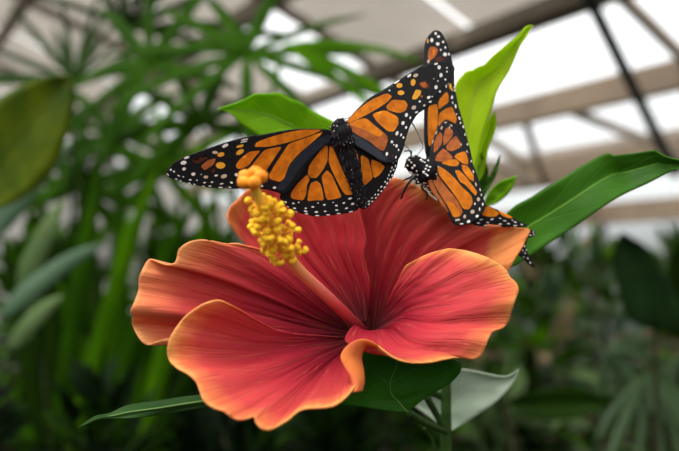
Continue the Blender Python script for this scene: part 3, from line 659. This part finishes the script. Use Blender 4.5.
def leaf(Lp, Rp, mat, fold=.003, rib=None, nu=48, nv=14, seed=0, label=None, wav=.0006, ribr=.0005):
    a, b = resample(Lp, nu), resample(Rp, nu); verts, uvs, faces, mid = [], [], [], []
    for i in range(nu+1):
        t = i/nu
        for j in range(nv+1):
            s = j/nv; q = [x+(y-x)*s for x, y in zip(a[i], b[i])]
            d = q[2]+fold*(1-abs(2*s-1))*math.sin(PI*t)**.6+wav*noise.noise(Vector((t*5, s*3, seed)))*min(1, 4*t)*1.5
            p = P(q[0], q[1], d); verts.append(p); uvs.append((s, t))
            if j == nv//2: mid.append(p)
    for i in range(nu):
        for j in range(nv):
            k = i*(nv+1)+j; faces.append((k, k+1, k+nv+2, k+nv+1))
    o = mesh_obj('leaf', verts, faces, mat, plant, uvs, thick=.0004)
    if label: o['label'] = label
    mb = MB(); n = len(mid); mb.tube([p-FW*.0002 for p in mid], [ribr*(1-.8*i/n) for i in range(n)], 8)
    mb.obj('midrib', rib or M_rib, o)
    return o, mid[0]
D = lambda t, d0, d1: [(x, y, d0+(d1-d0)*k/(len(q)-1)) for q in [PX(t)] for k, (x, y) in enumerate(q)]
lf = []
lf.append(leaf(D('352,160 346,134 338,124 325,117 308,108 306,105 303,104 298,101 288,97.5 280,93 268,93.5 256,93.5 251,96 240,101.5 230,105 218,109', .236, .226),
     D('352,160 330,168 300,158 275,145 262,138 250,130 240,123 232,115 225,111 218,109', .236, .226), M_lf_bright, .002, seed=1, label='bright green leaf behind the open butterfly'))
lf.append(leaf(D('470,186 460,170 452,140 451,110 456,84 463,75 466,71.5 474,70 477,67 484,65 493,56 505,46.5 518,36 526,26.5 533,25.5', .24, .228),
     D('470,186 476,160 481,140 486,125 492,108 498,89 509,71 517,53 521,44 527,36 533,25.5', .24, .228), M_lf_lime, .003, seed=2, rib=M_ribl, label='tall lime green leaf lit from behind, right of the folded butterfly'))
lf.append(leaf(D('472,190 474,170 478,150 484,130 490,118 495,112', .243, .238), D('472,190 484,172 488,149 493,137 496.5,125 495,112', .243, .238), M_lf_lime, .002, seed=3, nu=24, nv=8))
lf.append(leaf(D('480,205 478,185 477,165 481,153', .245, .242), D('480,205 487,188 488,170 481,153', .245, .242), M_lf_mid, .001, seed=4, nu=20, nv=6, rib=M_ribd, ribr=.0003))
lf.append(leaf(D('480,205 484,188 493,170 500,155', .244, .24), D('480,205 488,190 497,173 500,155', .244, .24), M_lf_mid, .0005, seed=5, nu=20, nv=6, rib=M_ribd, ribr=.0003))
lf.append(leaf(D('482,208 488,194 500,182 517,176', .244, .236), D('482,208 497,203 510,192 517,176', .244, .236), M_lf_bright, .001, seed=6, nu=20, nv=8, ribr=.0003))
lf.append(leaf(D('490,275 500,225 512,208 531,197 562,178 590,161 604,154 609,153 613,155.5 617,155 636,153 649,151 658,150.5 662,155 679,160 705,165', .24, .205),
     D('490,275 512,267 525,259 546,245 571,229 587,218 605,205 624,194 646,184 667,173.5 680,169 705,165', .24, .205), M_lf_mid, .003, seed=7, ribr=.00035, label='broad green leaf reaching right past the folded butterfly'))
lf.append(leaf(D('408,412 428,396 448,385 459,374 461.5,366 458,361 452,358.5 440,352 425,346 410,345', .203, .198),
     D('408,412 390,411 360,406.5 340,404.5 326,396 324,380 338,364 360,352 385,346 410,345', .203, .198), M_lf_dark, .002, seed=8, rib=M_ribd, ribr=.0003, label='dark green leaf just under the bloom'))
lf.append(leaf(D('449,432 436,422 420,410 414,404 425,385 445,370 463,369 484,373 503,376.5 512,374 518.5,369', .247, .244),
     D('449,432 460,426 471,419 483,411 495,403 506,392 515,380 518.5,369', .247, .244), M_lf_pale, .003, seed=9, rib=M_lf_pale, label='pale grey-green leaf underside beside the stem'))
lf.append(leaf(D('262,398 240,392 215,394 187,396.5 157,401 128,405.5 110,413.5 97,416 88,421 79,428', .212, .192),
     D('262,398 240,404 216,405.5 184,411 157,415.5 131,418.5 112,418.5 98,420 79,428', .208, .192), M_lf_shade, -.0015, seed=10, rib=M_ribd, label='dark narrow leaf pointing left below the bloom'))
st = [P(446, 470, .238), P(446, 430, .238), P(446, 385, .239), P(452, 330, .244), P(460, 270, .247), P(466, 225, .246), (P(470, 187, .241))]
mb = MB(); low = [ground_pt+Vector((0, 0, -.02)), ground_pt+Vector((.004, .01, .4)), ground_pt+Vector((-.004, .005, .8)), ground_pt+Vector((.002, 0, 1.05))]
mb.tube(low+st, [.006, .0055, .0045, .0034, .0021, .002, .0018, .0016, .0014, .0013, .001], 12)
mb.obj('stem', M_stem, plant)
def stalk(pts, r=.0008):
    mb = MB(); mb.tube([P(*q) for q in resample(pts, 14)], r, 8); return mb.obj('leaf_stalk', M_stem, plant)
stalk([(408, 412, .203), (424, 422, .216), (446, 432, .237)], .0011)
stalk([(426, 396, .226), (434, 410, .232), (445, 430, .2375)], .0012)
stalk([(424, 428, .232), (432, 440, .234), (437, 458, .237)], .0006)
stalk([(352, 160, .236), (400, 190, .242), (440, 230, .247), (462, 260, .2468)])
stalk([(490, 275, .24), (475, 290, .245), (457, 300, .2462)], .001)
stalk([(262, 398, .211), (300, 390, .222), (360, 385, .232), (410, 392, .237), (450, 396, .239)], .001)
stalk([(480, 205, .245), (474, 212, .246), (466, 225, .246)], .0008)
mb = MB(); mb.tube([p0+ax_b*.02, P(395, 366, .234), P(420, 385, .238), P(446, 400, .2388)], [.0016, .0012, .0011, .0012], 8); mb.obj('flower_stalk', M_stem, plant)

# ------------------------------------------------------------------ greenhouse
A = Vector((-.596, .803, 0)); B = Vector((.803, .596, 0))
EB, EZ, SL = 6.5, 1.98, .31
def roof(a, b, off=0): return A*a+B*b+Vector((0, 0, EZ+SL*(EB-b)+off))
M_soil = simple('dark_soil', srgb(40, 32, 24), .95, .4, scale=6, bump=.02, spec=.05)
M_beam = simple('weathered_beam', srgb(140, 122, 102), .75, .2, scale=3)
M_beam2 = simple('pale_beam', srgb(150, 138, 122), .75, .15, scale=3)
M_pipe = simple('dark_green_pipe', srgb(28, 36, 32), .5, .2, scale=5)
M_shade = glassmat('whitewashed_pane', srgb(206, 200, 192), .02, .75)
M_cloth = glassmat('shade_pane', srgb(152, 144, 134), .02, .6)
M_clear = glassmat('clear_pane', srgb(235, 235, 235), .82, .5)
M_frame = simple('grey_frame', srgb(120, 118, 112), .6, .15, scale=4)
def quad(name, pts, mat, thick=.01):
    o = mesh_obj(name, pts, [(0, 1, 2, 3)], mat, smooth=False, thick=thick); return struct(o)
quad('floor', [A*-3+B*-4, A*10+B*-4, A*10+B*7, A*-3+B*7], M_soil, .05)
# roof glazing: whitewashed panes over the camera's side, clear panes further down the slope
bs = [-.1, 1.1, 2.3, 3.35, 4.35, 5.35, 6.5]
shade = MB(); clear = MB()
for k in range(6):
    for a0 in range(-3, 10):
        tgt = shade if (k < 3 and not (k == 2 and a0 % 3 == 1)) else clear
        q = [roof(a0+.02, bs[k]+.02), roof(a0+.98, bs[k]+.02), roof(a0+.98, bs[k+1]-.02), roof(a0+.02, bs[k+1]-.02)]
        tgt.add(q, [(0, 1, 2, 3)])
struct(shade.obj('ceiling', M_cloth, smooth=False)); struct(clear.obj('window_1', M_clear, smooth=False))
nt_ = 0
def trim(a, b, w, h, mat, up=(0, 0, 1)):
    global nt_; nt_ += 1
    mb = MB(); mb.beam(a, b, w, h, up); return struct(mb.obj('trim_%d' % nt_, mat, smooth=False))
for b_, w, h in ((1.1, .07, .12), (2.3, .08, .14), (3.35, .2, .1), (4.3, .10, .2), (5.3, .12, .34), (6.45, .12, .22), (-.1, .06, .1)):
    trim(roof(-3, b_, -.08), roof(10, b_, -.08), w, h, M_beam if b_ > 4 else M_beam2)
for a_ in (-2, 0, 2, 4, 6, 8):
    trim(roof(a_, -.1, -.03), roof(a_, 6.5, -.03), .05, .07, M_beam2)
for a_ in (-1.2, .3, 1.8, 3.3):          # truss webs between the two big purlins
    trim(roof(a_, 4.3, -.15), roof(a_+.55, 5.3, -.2), .05, .06, M_beam2)
    trim(roof(a_+1.1, 4.3, -.15), roof(a_+.6, 5.3, -.2), .05, .06, M_beam2)
mb = MB(); pa, pb = P(586, -8, 3.6), P(668, 158, 4.4); mb.tube([pa+(pa-pb)*.6, pa, pb, pb+(pb-pa)*.12], .035, 10); struct(mb.obj('trim_20', M_pipe))
# end wall at a = 9.5 and side wall under the eave, glazed above a low dark plinth
ew = MB(); fr = MB()
for k in range(11):
    b0 = -4+k; zt = lambda b: EZ+SL*(EB-max(b, -.1))
    for z0 in (.6, 1.7, 2.8, 3.9):
        z1_ = min(z0+1.1, zt(b0+1))
        if z1_ > z0+.1: ew.add([A*9.5+B*(b0+.03)+Vector((0, 0, z0)), A*9.5+B*(b0+.97)+Vector((0, 0, z0)), A*9.5+B*(b0+.97)+Vector((0, 0, z1_-.04)), A*9.5+B*(b0+.03)+Vector((0, 0, z1_-.04))], [(0, 1, 2, 3)])
    fr.beam(A*9.5+B*b0, A*9.5+B*b0+Vector((0, 0, zt(b0))), .06, .06, (1, 0, 0))
for z0 in (.6, 1.7, 2.8): fr.beam(A*9.5+B*-4+Vector((0, 0, z0)), A*9.5+B*6.5+Vector((0, 0, z0)), .05, .06)
o = ew.obj('window_2', M_shade, smooth=False); struct(o)
struct(fr.obj('trim_21', M_frame, smooth=False))
sw = MB(); fr = MB()
for k in range(13):
    a0 = -3+k
    sw.add([A*(a0+.03)+B*6.5+Vector((0, 0, .6)), A*(a0+.97)+B*6.5+Vector((0, 0, .6)), A*(a0+.97)+B*6.5+Vector((0, 0, 1.95)), A*(a0+.03)+B*6.5+Vector((0, 0, 1.95))], [(0, 1, 2, 3)])
    fr.beam(A*a0+B*6.5, A*a0+B*6.5+Vector((0, 0, 1.98)), .06, .06, (1, 0, 0))
struct(sw.obj('window_3', M_clear, smooth=False)); struct(fr.obj('trim_22', M_frame, smooth=False))
mb = MB(); mb.beam(A*9.5+B*-4+Vector((0, 0, .3)), A*9.5+B*6.5+Vector((0, 0, .3)), .12, .6); struct(mb.obj('wall_left', M_frame, smooth=False))
mb = MB(); mb.beam(A*-3+B*6.5+Vector((0, 0, .3)), A*9.5+B*6.5+Vector((0, 0, .3)), .12, .6); struct(mb.obj('wall_right', M_frame, smooth=False))

# ------------------------------------------------------------------ background plants
G = {}
def gm(key, c, c2, t=.3, rough=.55, spec=.05): G[key] = leafmat('foliage_'+key, srgb(*c), srgb(*c2), t, rough, False, spec, nscale=9)
gm('deep', (14, 32, 8), (6, 16, 5), .15)  # near-black albedo: shade low in the planting is put into the leaf colour
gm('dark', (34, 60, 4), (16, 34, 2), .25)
gm('green', (56, 98, 2), (32, 66, 2), .4)
gm('bright', (92, 142, 6), (62, 110, 4), .45)
gm('olive', (104, 124, 20), (74, 98, 16), .4)
gm('grey', (84, 110, 82), (58, 84, 58), .2, .4, .3)
gm('sage', (112, 134, 86), (66, 92, 50), .3, .4)
gm('moss', (62, 84, 50), (40, 60, 32), .2, .45, .2)
gm('straw', (170, 150, 118), (120, 104, 76), .3, .5)
M_bark = simple('cane_bark', srgb(34, 34, 20), .9, .3, scale=30, spec=.05)
def ground(p): return Vector((p.x, p.y, 0))
def fan_into(mb, hub, face, up, a0, a1, n, ln, w, droop, seed, mi=0):
    """palmate frond: leaflets spread from the hub in the plane facing `face`"""
    rr = random.Random(seed); face = Vector(face).normalized(); up = Vector(up); up = (up-face*up.dot(face)).normalized(); rt = up.cross(face)
    for k in range(n):
        a = math.radians(a0+(a1-a0)*(k+.5)/n+rr.uniform(-4, 4)); dr = rt*math.sin(a)+up*math.cos(a)+face*rr.uniform(-.15, .1)
        mb.blade(hub, dr, face, ln*rr.uniform(.8, 1.12), w*rr.uniform(.75, 1.1), droop*rr.uniform(.5, 1.4), 'strap', 8, .12, mi)
def palm(name, label, cat, base_px, fronds, mats, cane=.008, group=None):
    """fronds: (px, py, depth, a0, a1, n, length, width, droop, mat key, tilt)"""
    b = P(*base_px); root = empty(name, ground(b), label, cat, group)
    mb = MB(); top = max((P(f[0], f[1], f[2]) for f in fronds), key=lambda p: p.z)
    crown = Vector((b.x, b.y, max(.3, b.z)))
    mb.tube([ground(b)+Vector((0, 0, -.02)), ground(b)*.5+crown*.5+Vector((.01, 0, 0)), crown], [cane*1.2, cane, cane*.8], 10); mb.obj('stem', M_bark, root)
    for k, (x, y, d, a0, a1, n, ln, w, dp, key, tilt) in enumerate(fronds):
        hub = P(x, y, d); mb = MB()
        face = Vector((math.sin(tilt)*.7, -1, .35+.3*math.cos(k*2.1)))
        fan_into(mb, hub, face, (0, 0, 1), a0, a1, n, ln, w, dp, k*13+int(x), 0)
        fo = mb.obj('frond', G[key], root, thick=.0008)
        pm = MB(); mid = (crown+hub)/2+Vector((0, 0, .04)); pm.tube([crown-Vector((0, 0, .05*k/len(fronds))), mid, hub], [cane*.5, cane*.4, cane*.35], 7); pm.obj('leaf_stalk', G[key], fo)
    return root
palm('fan_palm', 'fan palm with glossy green fingers radiating above the left wing of the open butterfly', 'palm', (228, 300, 1.0),
    [(246, 54, .95, -160, 190, 11, .23, .022, .25, 'green', .1), (150, 66, 1.05, -170, 120, 8, .22, .026, .35, 'green', -.5), (200, 125, 1.1, -150, 110, 7, .18, .024, .5, 'green', .3),
     (285, 46, .8, 70, 140, 4, .19, .02, .35, 'bright', .6)], None, .009)
palm('fan_palm', 'fan palm with thin dark fingers spread against the pale roof in the upper left corner', 'palm', (70, 330, 1.25),
    [(74, 82, 1.2, -115, 50, 13, .3, .016, .08, 'dark', -.2), (135, 30, 1.3, -80, 110, 8, .26, .02, .2, 'dark', .3)], None, .009)
palm('fan_palm', 'fan palm with drooping fronds between the left leaf and the tip of the left wing', 'palm', (48, 330, 1.55),
    [(112, 135, 1.45, -160, 160, 9, .25, .03, .5, 'green', .2), (165, 175, 1.5, -150, 150, 8, .22, .03, .6, 'bright', -.3), (80, 190, 1.4, -120, 150, 8, .24, .034, .6, 'green', .1), (30, 160, 1.55, -100, 120, 8, .26, .034, .4, 'dark', 0)], None, .009)
palm('fan_palm', 'low palm with grey-green fingers hanging down in the lower right corner', 'palm', (655, 440, .95),
    [(648, 374, .9, 125, 240, 8, .16, .014, .3, 'moss', .1), (690, 350, 1.0, 110, 250, 7, .19, .016, .3, 'moss', .4), (605, 350, 1.05, 60, 200, 6, .14, .015, .4, 'moss', -.3)], None, .008)
def strap_clump(name, label, cat, base_px, blades, n_extra=0, seed=1, group=None):
    b = P(*base_px); root = empty(name, ground(b), label, cat, group); rr = random.Random(seed)
    mb = MB(); top = Vector((b.x, b.y, b.z)); mb.tube([ground(b)+Vector((0, 0, -.02)), top], [.018, .012], 10); mb.obj('stem', M_bark, root)
    for (x, y, d, x2, y2, d2, w, dp, key) in blades:
        p, q = P(x, y, d), P(x2, y2, d2); dr = q-p; mb = MB()
        dr2 = dr.normalized()+Vector((0, 0, dp*.55))
        mb.blade(p, dr2, Vector((.1, -1, .35)), dr.length*1.08, w, dp, 'strap', 12, .1)
        mb.blade(top, p-top, Vector((.1, -1, .35)), (p-top).length*1.02, w*.35, 0, 'strap', 4, .3)
        mb.obj('leaf', G[key], root, thick=.001)
    return root
strap_clump('strap_leaf_plant', 'clump of long arching bright green blades rising at the left, below the wing tip', 'plant', (70, 520, .95),
    [(70, 460, .95, 150, 190, .9, .03, .3, 'bright'), (95, 450, .95, 190, 215, .88, .026, .3, 'green'), (55, 455, .95, 100, 170, .95, .028, .2, 'green'), (85, 450, .95, 215, 260, .9, .026, .4, 'green'),
     (60, 460, .95, 45, 215, .95, .026, .2, 'dark'), (45, 460, .95, 5, 250, .95, .026, .3, 'dark'), (85, 455, .97, 128, 225, 1.0, .026, .2, 'bright'), (70, 460, .98, 75, 240, 1.0, .024, .1, 'green')])
strap_clump('strap_leaf_plant', 'clump of green blades further back, rising just left of the left petal', 'plant', (130, 520, 1.15),
    [(120, 450, 1.15, 120, 190, 1.15, .036, .2, 'green'), (140, 450, 1.15, 215, 200, 1.12, .036, .3, 'bright'), (110, 450, 1.15, 45, 260, 1.15, .034, .4, 'green'), (130, 450, 1.15, 165, 240, 1.15, .034, .2, 'green'), (150, 450, 1.15, 250, 300, 1.12, .034, .5, 'dark'), (115, 450, 1.15, 80, 190, 1.2, .034, .1, 'dark')])
strap_clump('strap_leaf_plant', 'grey-green broad bladed plant at the left edge, under the textured leaf', 'plant', (-40, 420, .9),
    [(0, 320, .85, 98, 250, .8, .028, .35, 'grey'), (-10, 240, .85, 66, 150, .85, .034, .3, 'grey'), (10, 350, .85, 60, 300, .8, .026, .3, 'sage'), (20, 290, .88, 62, 205, .9, .03, .2, 'sage')])
# big textured leaf at the left edge
lr = empty('broad_leaf_plant', ground(P(-30, 300, .55)), 'yellow-green broad leaf close by at the left edge, out of focus', 'plant')
def big_leaf(root, Lp, Rp, mat, fold=.006):
    a, b = resample(Lp, 30), resample(Rp, 30); v, uv, f, mid = [], [], [], []
    for i in range(31):
        for j in range(9):
            s = j/8; q = [x+(y-x)*s for x, y in zip(a[i], b[i])]
            v.append(P(q[0], q[1], q[2]+fold*(1-abs(2*s-1)))); uv.append((s, i/30))
        mid.append(v[i*9+4])
    for i in range(30):
        for j in range(8): k = i*9+j; f.append((k, k+1, k+10, k+9))
    o = mesh_obj('leaf', v, f, mat, root, uv, thick=.0008)
    mb = MB(); mb.tube(mid, [.0016*(1-.7*i/31) for i in range(31)], 8); mb.obj('midrib', mat, o)
    st_ = MB(); g_ = ORG[root.name]; st_.tube([g_, Vector((g_.x, g_.y, mid[0].z*.7)), mid[0]], [.008, .006, .003], 8); st_.obj('stem', M_bark, root)
    return o
M_tex = leafmat('textured_olive_leaf', srgb(120, 138, 16), srgb(70, 98, 10), .4, .5, True, vein_c=srgb(150, 160, 40), nscale=40)
big_leaf(lr, D('-25,215 -45,170 -30,120 0,97 30,82 55,75 72,77', .56, .5), D('-25,215 10,205 40,185 58,160 68,130 73,100 72,77', .56, .5), M_tex)
rr_ = empty('broad_leaf_plant', ground(P(650, 380, .8)), 'dark broad rounded leaf at the right, below the reaching hibiscus leaf', 'plant')
big_leaf(rr_, D('655,330 630,320 618,290 612,255 622,232', .8, .75), D('655,330 682,325 672,285 650,250 622,232', .8, .75), leafmat('dark_broad_leaf', srgb(34, 64, 26), srgb(22, 44, 18), .2, .4, True))
r3 = empty('broad_leaf_plant', ground(P(690, 420, .9)), 'dark broad leaf cut off by the right edge, beside the rounded leaf', 'plant')
big_leaf(r3, D('700,350 668,330 664,290 672,255 690,236', .9, .85), D('700,350 730,320 725,280 710,250 690,236', .9, .85), G['dark'])
r4 = empty('broad_leaf_plant', ground(P(560, 420, .7)), 'dark long leaf lying level to the right of the stem', 'plant')
big_leaf(r4, D('505,402 530,392 560,388 590,392 610,402', .72, .68), D('505,402 530,418 560,420 590,414 610,402', .72, .68), G['dark'])

def shrub(px, py, d, rx, rz, n, ln, w, keys, label, seed, group=None, name='leafy_shrub', cat='shrub', prof='ovate', flat=.5):
    rr = random.Random(seed); c = P(px, py, d); root = empty(name, ground(c), label, cat, group)
    mb = MB(); mats = [G[k] for k in keys]; sm = MB()
    sm.tube([ground(c)+Vector((0, 0, -.02)), (ground(c)+c)/2, c], [.014, .011, .007], 8)
    for k in range(5):
        an = 2*PI*k/5; e = c+Vector((rx*.6*math.cos(an), rx*.6*math.sin(an), rz*rr.uniform(0, .6)))
        sm.tube([c-Vector((0, 0, rz*.6)), (c+e)/2-Vector((0, 0, rz*.1)), e], [.007, .005, .003], 6)
    for k in range(n):
        a = rr.uniform(0, 2*PI); zz = rr.uniform(-1, 1); r = rr.uniform(.35, 1)**.5; h = math.sqrt(1-zz*zz)
        o_ = Vector((math.cos(a)*h, math.sin(a)*h, zz)); p = c+Vector((o_.x*rx*r, o_.y*rx*r, o_.z*rz*r))
        dr = o_+Vector((rr.uniform(-.6, .6), rr.uniform(-.6, .6), rr.uniform(-.1, .5)))
        mb.blade(p, dr, Vector((rr.uniform(-.5, .5), rr.uniform(-.6, .2), 1)), ln*rr.uniform(.7, 1.3), w*rr.uniform(.7, 1.3), rr.uniform(.1, .8), prof, 5, .15, rr.randrange(len(mats)))
    mb.obj('foliage', mats, root); sm.obj('stem', M_bark, root)
    return root
# bushes that close the view low down and along the sides, in rows one behind the other
def row(d, xs, top, rx, rz, n, ln, w, keys, label, group, seed, prof='ovate', name='leafy_shrub', cat='shrub'):
    for k, x in enumerate(xs):
        jy = ((k*37) % 11-5)*3.0*1.4/d
        shrub(x, top+jy+rz*FPX/d, d, rx, rz, n, ln, w, keys, label, seed+k, group, name, cat, prof)
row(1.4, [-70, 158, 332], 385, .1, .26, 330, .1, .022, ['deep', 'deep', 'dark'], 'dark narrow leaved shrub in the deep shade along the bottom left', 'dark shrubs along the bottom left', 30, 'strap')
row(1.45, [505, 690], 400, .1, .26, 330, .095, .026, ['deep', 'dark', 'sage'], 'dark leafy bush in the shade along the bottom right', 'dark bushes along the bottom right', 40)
row(.7, [-40, 104, 248], 380, .04, .15, 190, .045, .013, ['deep', 'deep', 'dark'], 'low near-black plant added to darken the bottom edge, left of the stem', 'near-black low plants added to darken the bottom edge', 20, 'strap', 'darkening_plant', 'plant')  # added plants whose near-black leaves cover the blades and darken the bottom left
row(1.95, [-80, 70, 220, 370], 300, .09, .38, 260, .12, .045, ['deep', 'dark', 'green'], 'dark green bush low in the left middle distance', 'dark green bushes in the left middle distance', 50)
row(1.95, [535, 690], 285, .1, .34, 240, .12, .045, ['sage', 'bright', 'green', 'grey', 'sage', 'straw', 'dark'], 'mottled grey-green bush low in the middle distance right of the bloom', 'mottled grey-green bushes right of the bloom', 60)
row(2.7, [-60, 75, 210, 345], 235, .1, .5, 260, .15, .06, ['green', 'dark', 'deep'], 'broad leaved bush behind the dark bushes at the left', 'broad leaved bushes at the left', 70)
row(2.7, [470, 600, 725], 245, .11, .45, 260, .13, .05, ['sage', 'green', 'sage', 'grey', 'bright', 'straw'], 'green and grey bush further back at the right, under the far beams', 'green and grey bushes further back at the right', 80)
row(4.2, [-90, 40, 170, 300, 430], 222, .22, .7, 420, .2, .07, ['green', 'dark', 'bright'], 'distant green tree top in the gaps between the palms, at the far left', 'distant trees at the left', 90, name='leafy_tree', cat='tree')
row(4.4, [555, 680], 240, .22, .6, 420, .18, .06, ['green', 'sage', 'dark'], 'far green shrub along the low glass wall at the right, under the eave', 'far shrubs along the glass wall at the right', 100)

# ------------------------------------------------------------------ light
w = bpy.data.worlds.new('overcast_sky'); sc.world = w; w.use_nodes = True; nt = w.node_tree; nt.nodes.clear(); N = nt.nodes; L = nt.links
tc = N.new('ShaderNodeTexCoord'); sp = N.new('ShaderNodeSeparateXYZ'); L.new(tc.outputs['Generated'], sp.inputs[0])
r = ramp(nt, [(0, (.03, .035, .025, 1)), (.08, (.4, .42, .42, 1)), (.35, (.85, .86, .87, 1)), (.6, (1, 1, 1, 1))]); L.new(sp.outputs['Z'], r.inputs['Fac'])
bg = N.new('ShaderNodeBackground'); bg.inputs['Strength'].default_value = 1.25; L.new(r.outputs['Color'], bg.inputs['Color'])
wo = N.new('ShaderNodeOutputWorld'); L.new(bg.outputs[0], wo.inputs['Surface'])
sd = bpy.data.lights.new('sun', 'SUN'); sd.energy = 2.0; sd.angle = math.radians(35); sd.color = (1, .97, .92)
so = bpy.data.objects.new('sun', sd); col.objects.link(so)
so.rotation_euler = Vector((-.3, -.35, .88)).to_track_quat('Z', 'Y').to_euler(); so.location = (0, -2, 6)
